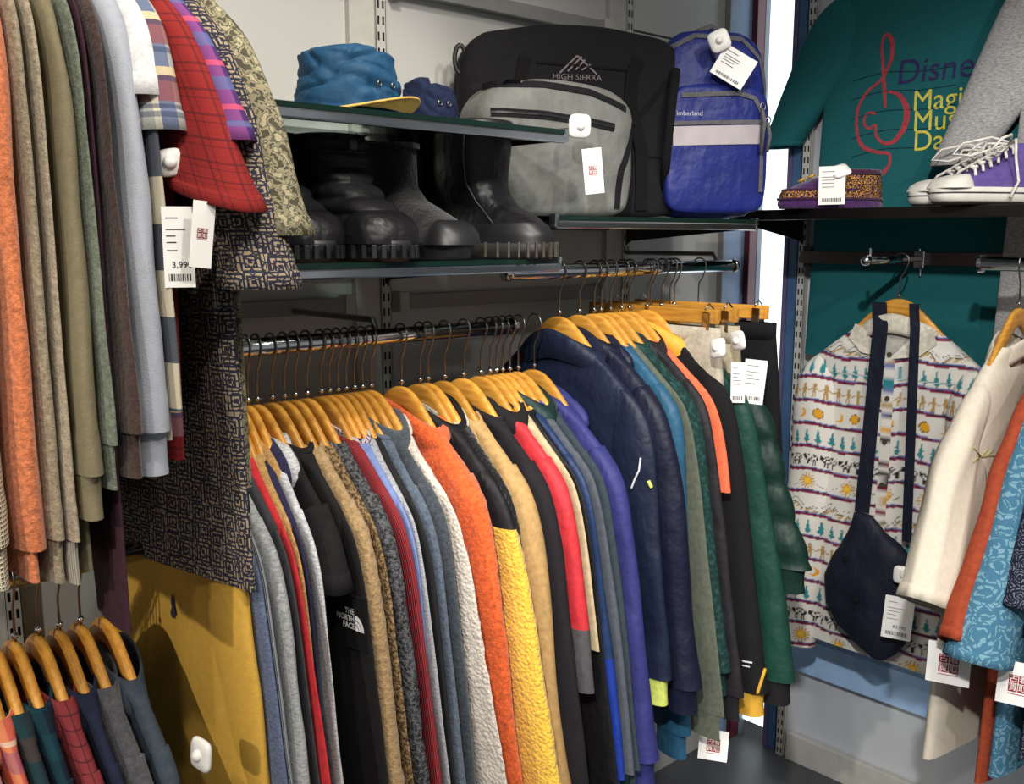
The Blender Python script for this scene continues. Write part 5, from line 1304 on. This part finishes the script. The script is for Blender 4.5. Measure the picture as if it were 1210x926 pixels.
# ---------------------------------------------------------------- paper tags and security tags
def face_matrix(loc, nrm, roll=0.0):
    n = Vector(nrm).normalized(); up = Vector((0, 0, 1)); r = up.cross(n).normalized() if abs(n.z) < 0.95 else Vector((1, 0, 0))
    u = n.cross(r); m = Matrix.Identity(4)
    c, s = math.cos(roll), math.sin(roll); r2_, u2 = r*c+u*s, u*c-r*s
    for i in range(3): m[i][0] = r2_[i]; m[i][1] = u2[i]; m[i][2] = n[i]; m[i][3] = loc[i]
    return m
def paper_tag(label, loc, nrm, w, h, roll=0.0, kind='price', bend=0.0, big=''):
    o = bpy.data.objects.new('paper_tag', None); COL.objects.link(o); o.empty_display_size = 0.03
    tag(o, label, 'price tag', 'paper tags'); o.matrix_world = face_matrix(loc, nrm, roll)
    def curve(y): return -bend*((y+h/2)/h)**2
    V = []; Fc = []; n = 10
    for k in range(n+1):
        y = h/2-h*k/n
        for z in (0.0006, -0.0006):
            for x in (-w/2, w/2): V.append((x, y, curve(-y)+z))
        if k:
            a, b = 4*(k-1), 4*k
            Fc += [(a, b, b+1, a+1), (a+2, a+3, b+3, b+2), (a, a+2, b+2, b), (a+1, b+1, b+3, a+3)]
    obj('card', (V, Fc), PAPER, o)
    def quad(nm, x0, x1, y0, y1, mt, lift=0.0012): return obj(nm, ([(x0, y0, curve(-y0)+lift), (x1, y0, curve(-y0)+lift), (x1, y1, curve(-y1)+lift), (x0, y1, curve(-y1)+lift)], [(0, 1, 2, 3)]), mt, o)
    def letters(nm, t, size, x, y, mt, lift=0.0014, **k):
        v, f = text_vf(t, size, **k); return obj(nm, ([(x+a, y+b, curve(-y-b)+lift) for a, b in v], f), mt, o)
    if kind == 'seal':
        s = w*0.23; cy = h*0.02 if h > w*1.3 else 0
        for i, ch in enumerate('古着買取'):
            cx, cyy = (-0.52 if i % 2 == 0 else 0.52)*s, cy+(0.52 if i < 2 else -0.52)*s
            quad('seal_square', cx-s*0.48, cx+s*0.48, cyy-s*0.48, cyy+s*0.48, SEALRED)
            letters('seal_character', ch, s*0.92, cx, cyy, PAPER, 0.0018)
        quad('print_line', -s, s, cy-s*1.28, cy-s*1.20, SEALRED)
    else:
        r = random.Random(label)
        for k, y in enumerate((0.36, 0.22, 0.14, 0.06, -0.04)):
            l = r.uniform(0.3, 0.7)
            quad('print_line', -w*0.38, -w*0.38+w*l*0.9, h*y-0.0006, h*y+0.0006, INK)
        x = -w*0.36
        while x < w*0.34:
            bw_ = r.choice((0.0007, 0.0013, 0.002)); quad('barcode_bar', x, x+bw_, -h*0.42, -h*0.33, INK); x += bw_+r.choice((0.001, 0.0016))
        if big: letters('price_digits', big, h*0.11, w*0.08, -h*0.22, INK)
    return o
def security_tag(label, loc, nrm, s=0.046, roll=0.0):
    o = bpy.data.objects.new('security_tag', None); COL.objects.link(o); o.empty_display_size = 0.03
    tag(o, label, 'security tag', 'white security tags'); o.matrix_world = face_matrix(loc, nrm, roll)
    R = []
    for z, k in ((-0.004, 0.86), (-0.002, 0.97), (0.0, 1.0), (0.002, 0.98), (0.0045, 0.88), (0.0055, 0.5), (0.006, 0.30)):
        t = np.arange(40)*2*PI/40; c, s_ = np.cos(t), np.sin(t)
        R.append(np.stack([s/2*k*np.sign(c)*np.abs(c)**0.5, s/2*k*np.sign(s_)*np.abs(s_)**0.5, np.full(40, z)], 1))
    link('plate', loft(R, (True, True)), WHITEPL, o)
    R = []
    for k in range(9):
        a = PI/2*k/8; R.append([(0.0085*math.cos(a)*math.cos(t*PI/10), 0.0085*math.cos(a)*math.sin(t*PI/10), 0.0055+0.008*math.sin(a)) for t in range(20)])
    link('knob', loft(R, (False, True)), WHITEPL, o)
    return o
def tocam(p, k=1.0):
    d = (ORG-p); d.z *= k; return d.normalized()
def tag_at(label, px, py, plane, val, w, h, roll=0.0, **k):
    p = onY(px, py, val) if plane == 'y' else onX(px, py, val)
    return paper_tag(label, p, k.pop('nrm', None) or tocam(p, 0.3), w, h, roll, **k)
def sec_at(label, px, py, plane, val, roll=0.0, **k):
    p = onY(px, py, val) if plane == 'y' else onX(px, py, val)
    return security_tag(label, p, k.pop('nrm', None) or tocam(p, 0.3), roll=roll, **k)
sec_at('white security tag pinned to the grey duffel bag', 685, 149, 'y', 1.36, nrm=(-0.5, -1, -0.1))
tag_at('red seal paper tag hanging from the grey duffel bag', 701, 202, 'y', 1.35, 0.038, 0.088, 0.10, kind='seal', bend=0.008)
tag_at('price tag tilted across the blue backpack', 867, 79, 'y', 1.325, 0.080, 0.068, -0.55)
sec_at('white security tag on the grip of the blue backpack', 850, 48, 'y', 1.345, 0.4)
tag_at('price tag lying over the purple slipper', 983, 219, 'x', 2.215, 0.062, 0.092, 0.02)
sec_at('white security tag on top of the purple slipper', 993, 202, 'x', 2.235, 0.5, nrm=(-0.6, -0.3, 0.8))
sec_at('white security tag on the navy shoulder bag', 1067, 679, 'x', XG-0.045)
tag_at('price tag hanging from the navy shoulder bag', 1061, 730, 'x', XG-0.05, 0.070, 0.108, -0.06, big='¥3,990')
tag_at('red seal tag under the cream shirt sleeve', 1121, 784, 'x', 1.88, 0.080, 0.082, -0.02, kind='seal')
tag_at('red seal tag under the sky blue floral sleeve', 1203, 808, 'x', 1.90, 0.072, 0.084, -0.03, kind='seal')
tag_at('red seal tag below the sage green field jacket', 843, 880, 'y', YR-0.30, 0.062, 0.066, -0.05, kind='seal')
tag_at('price tag hanging on the black trousers', 891, 451, 'y', YR-0.24, 0.048, 0.098, -0.08)
tag_at('price tag hanging on the stone beige shorts', 872, 452, 'y', YR-0.235, 0.030, 0.088, 0.02)
sec_at('white security tag on the stone beige shorts', 848, 411, 'y', YR-0.23, 0.2, nrm=(-1, 0.1, 0.15), s=0.042)
sec_at('white security tag beside the black trousers', 872, 402, 'y', YR-0.24, 0.2, nrm=(-1, 0.2, -0.1), s=0.042)
tag_at('tall price tag with barcode beside the check flannel shirt', 211, 292, 'y', YR-0.285, 0.036, 0.098, 0.0, big='3,990')
tag_at('red seal tag hanging below the red check sleeve', 239, 277, 'y', YR-0.32, 0.026, 0.080, -0.12, kind='seal', bend=0.004)
sec_at('white security tag beside the check flannel sleeve', 201, 192, 'y', YR-0.25, 0.2, s=0.034)
sec_at('white security tag tucked under the red check sleeve', 228, 197, 'y', YR-0.24, -0.2, s=0.034)
sec_at('white security tag on the mustard sweatshirt', 238, 891, 'y', YR-0.27, 0.0, nrm=(-1, -0.12, 0.1), s=0.044)
# logo patch on the black jacket sleeve
def sleeve_of(root): return min((c for c in root.children if c.name.startswith('sleeve')), key=lambda c: sum(v.co.y for v in c.data.vertices)/len(c.data.vertices))
def cast_px(root, child, px, py):
    inv = (Matrix.Translation(root.location) @ root.rotation_euler.to_matrix().to_4x4()).inverted()
    bv = bvh_of(child); o_ = inv @ ORG; d_ = (inv.to_3x3() @ ray(px, py)).normalized()
    return bv.ray_cast(o_, d_)
def patch_on(root, child, px, py, w, h):
    loc, n, _, _ = cast_px(root, child, px, py)
    return loc, n
bpy.context.view_layer.update()
def px_stroke(name, root, pts, w, mat, off=0.002, sub=6):
    '''thin line of trim sewn on a garment, following photo points'''
    inv = root.matrix_world.inverted(); trees = [bvh_of(c) for c in root.children if c.type == 'MESH' and c.name.split('.')[0] in ('body', 'sleeve', 'hood_collar')]
    o_ = inv @ ORG; P = []
    for (a, b), (c, d) in zip(pts[:-1], pts[1:]):
        for k in range(sub): P.append((a+(c-a)*k/sub, b+(d-b)*k/sub))
    P.append(pts[-1]); Q = []
    for x, y in P:
        dv = (inv.to_3x3() @ ray(x, y)).normalized(); best = None
        for t in trees:
            h = t.ray_cast(o_, dv)
            if h[0] is not None and (best is None or h[3] < best[1]): best = (h[0]-dv*off, h[3])
        if best: Q.append(best[0])
    if len(Q) > 2: return obj(name, tube(Q, w, 6), mat, root, smooth=True)
sl = sleeve_of(patchj); res = cast_px(patchj, sl, 421, 735)
if res[0] is not None:
    loc, n = res[0], res[1]
    if n.dot((patchj.matrix_world.inverted().to_3x3() @ ray(421, 735))) > 0: n = -n
    pm = face_matrix(loc+n*0.003, n, 0.05)
    def onpatch(x, y, z=0.0): return pm @ Vector((x, y, z))
    w, h = 0.026, 0.042
    obj('patch', ([onpatch(a*w, b*h, -0.006) for a, b in ((-1, -1), (1, -1), (1, 1), (-1, 1))]+[onpatch(a*w, b*h, 0.001) for a, b in ((-1, -1), (1, -1), (1, 1), (-1, 1))], [(4, 5, 6, 7), (0, 1, 5, 4), (1, 2, 6, 5), (2, 3, 7, 6), (3, 0, 4, 7)]), fabric('black_patch', '#0e0d0f', 'plain'), patchj)
    WHT = solid('white_thread', '#dcdcdc', 0.7)
    for k, t_ in enumerate(('THE', 'NORTH', 'FACE')):
        v, f = text_vf(t_, 0.0125, align='RIGHT', bold=0.0004)
        obj('patch_lettering', ([onpatch(0.002+a, 0.017-0.0115*k+b, 0.002) for a, b in v], f), WHT, patchj)
    for r0, r1 in ((0.024, 0.017), (0.0155, 0.010), (0.0085, 0.0)):
        V = []; Fc = []
        for k in range(13):
            a = PI/2*k/12
            for r in (r0, r1): V.append(onpatch(0.004+r*math.cos(a)*0.85, -0.011+r*math.sin(a), 0.002))
            if k: Fc.append((2*k-2, 2*k-1, 2*k+1, 2*k))
        obj('patch_emblem', (V, Fc), WHT, patchj)
# tiny stitched figure on the mustard sweatshirt
yb_ = [c for c in yellow.children if c.name.startswith('body')][0]; res = cast_px(yellow, yb_, 206, 715)
if res[0] is not None:
    pm = face_matrix(res[0]+res[1]*0.001, Vector((-1, 0, 0)), 0)
    FIG = solid('dark_thread', '#2a2740', 0.8)
    V = [(0, 0.022), (0.004, 0.016), (0.006, 0.004), (0.011, -0.012), (0.006, -0.014), (0.004, -0.02), (-0.006, -0.02), (-0.010, -0.012), (-0.004, -0.004), (-0.006, 0.006), (-0.002, 0.014)]
    obj('stitched_figure', ([pm @ Vector((a, b, 0.002)) for a, b in V], [tuple(range(len(V)))]), FIG, yellow)

nj = find('navy rain jacket with white')
px_stroke('white_piping', nj, [(757, 541), (755, 556), (750, 566), (746, 577)], 0.0022, solid('white_piping', '#d4d6da', 0.5))
px_stroke('lime_tab', nj, [(766, 568), (770, 576)], 0.004, fabric('lime_tab', '#c6d35a', 'plain'))
cr = find('cream open-collar')
for pts in ([(1150, 528), (1160, 540), (1172, 538), (1188, 541)], [(1158, 539), (1150, 546)], [(1160, 539), (1168, 530)], [(1166, 539), (1174, 531)]):
    px_stroke('stitched_sprig', cr, pts, 0.0016, fabric('sprig_thread', '#a9a660', 'plain'))
bk = find('black ski jacket with golden')
px_stroke('yellow_trim', bk, [(904, 790), (899, 806), (894, 822)], 0.004, fabric('golden_yellow', '#dca71c', 'nylon'))
px_stroke('sleeve_logo', bk, [(877, 781), (889, 783)], 0.0022, solid('white_piping', '#d4d6da', 0.5))
px_stroke('sleeve_logo', bk, [(877, 786), (886, 788)], 0.0018, solid('white_piping', '#d4d6da', 0.5))

rs_ = find('red shell with black')
px_stroke('white_flash', rs_, [(582, 462), (588, 474)], 0.006, solid('white_nylon', '#d8d4d2', 0.6))
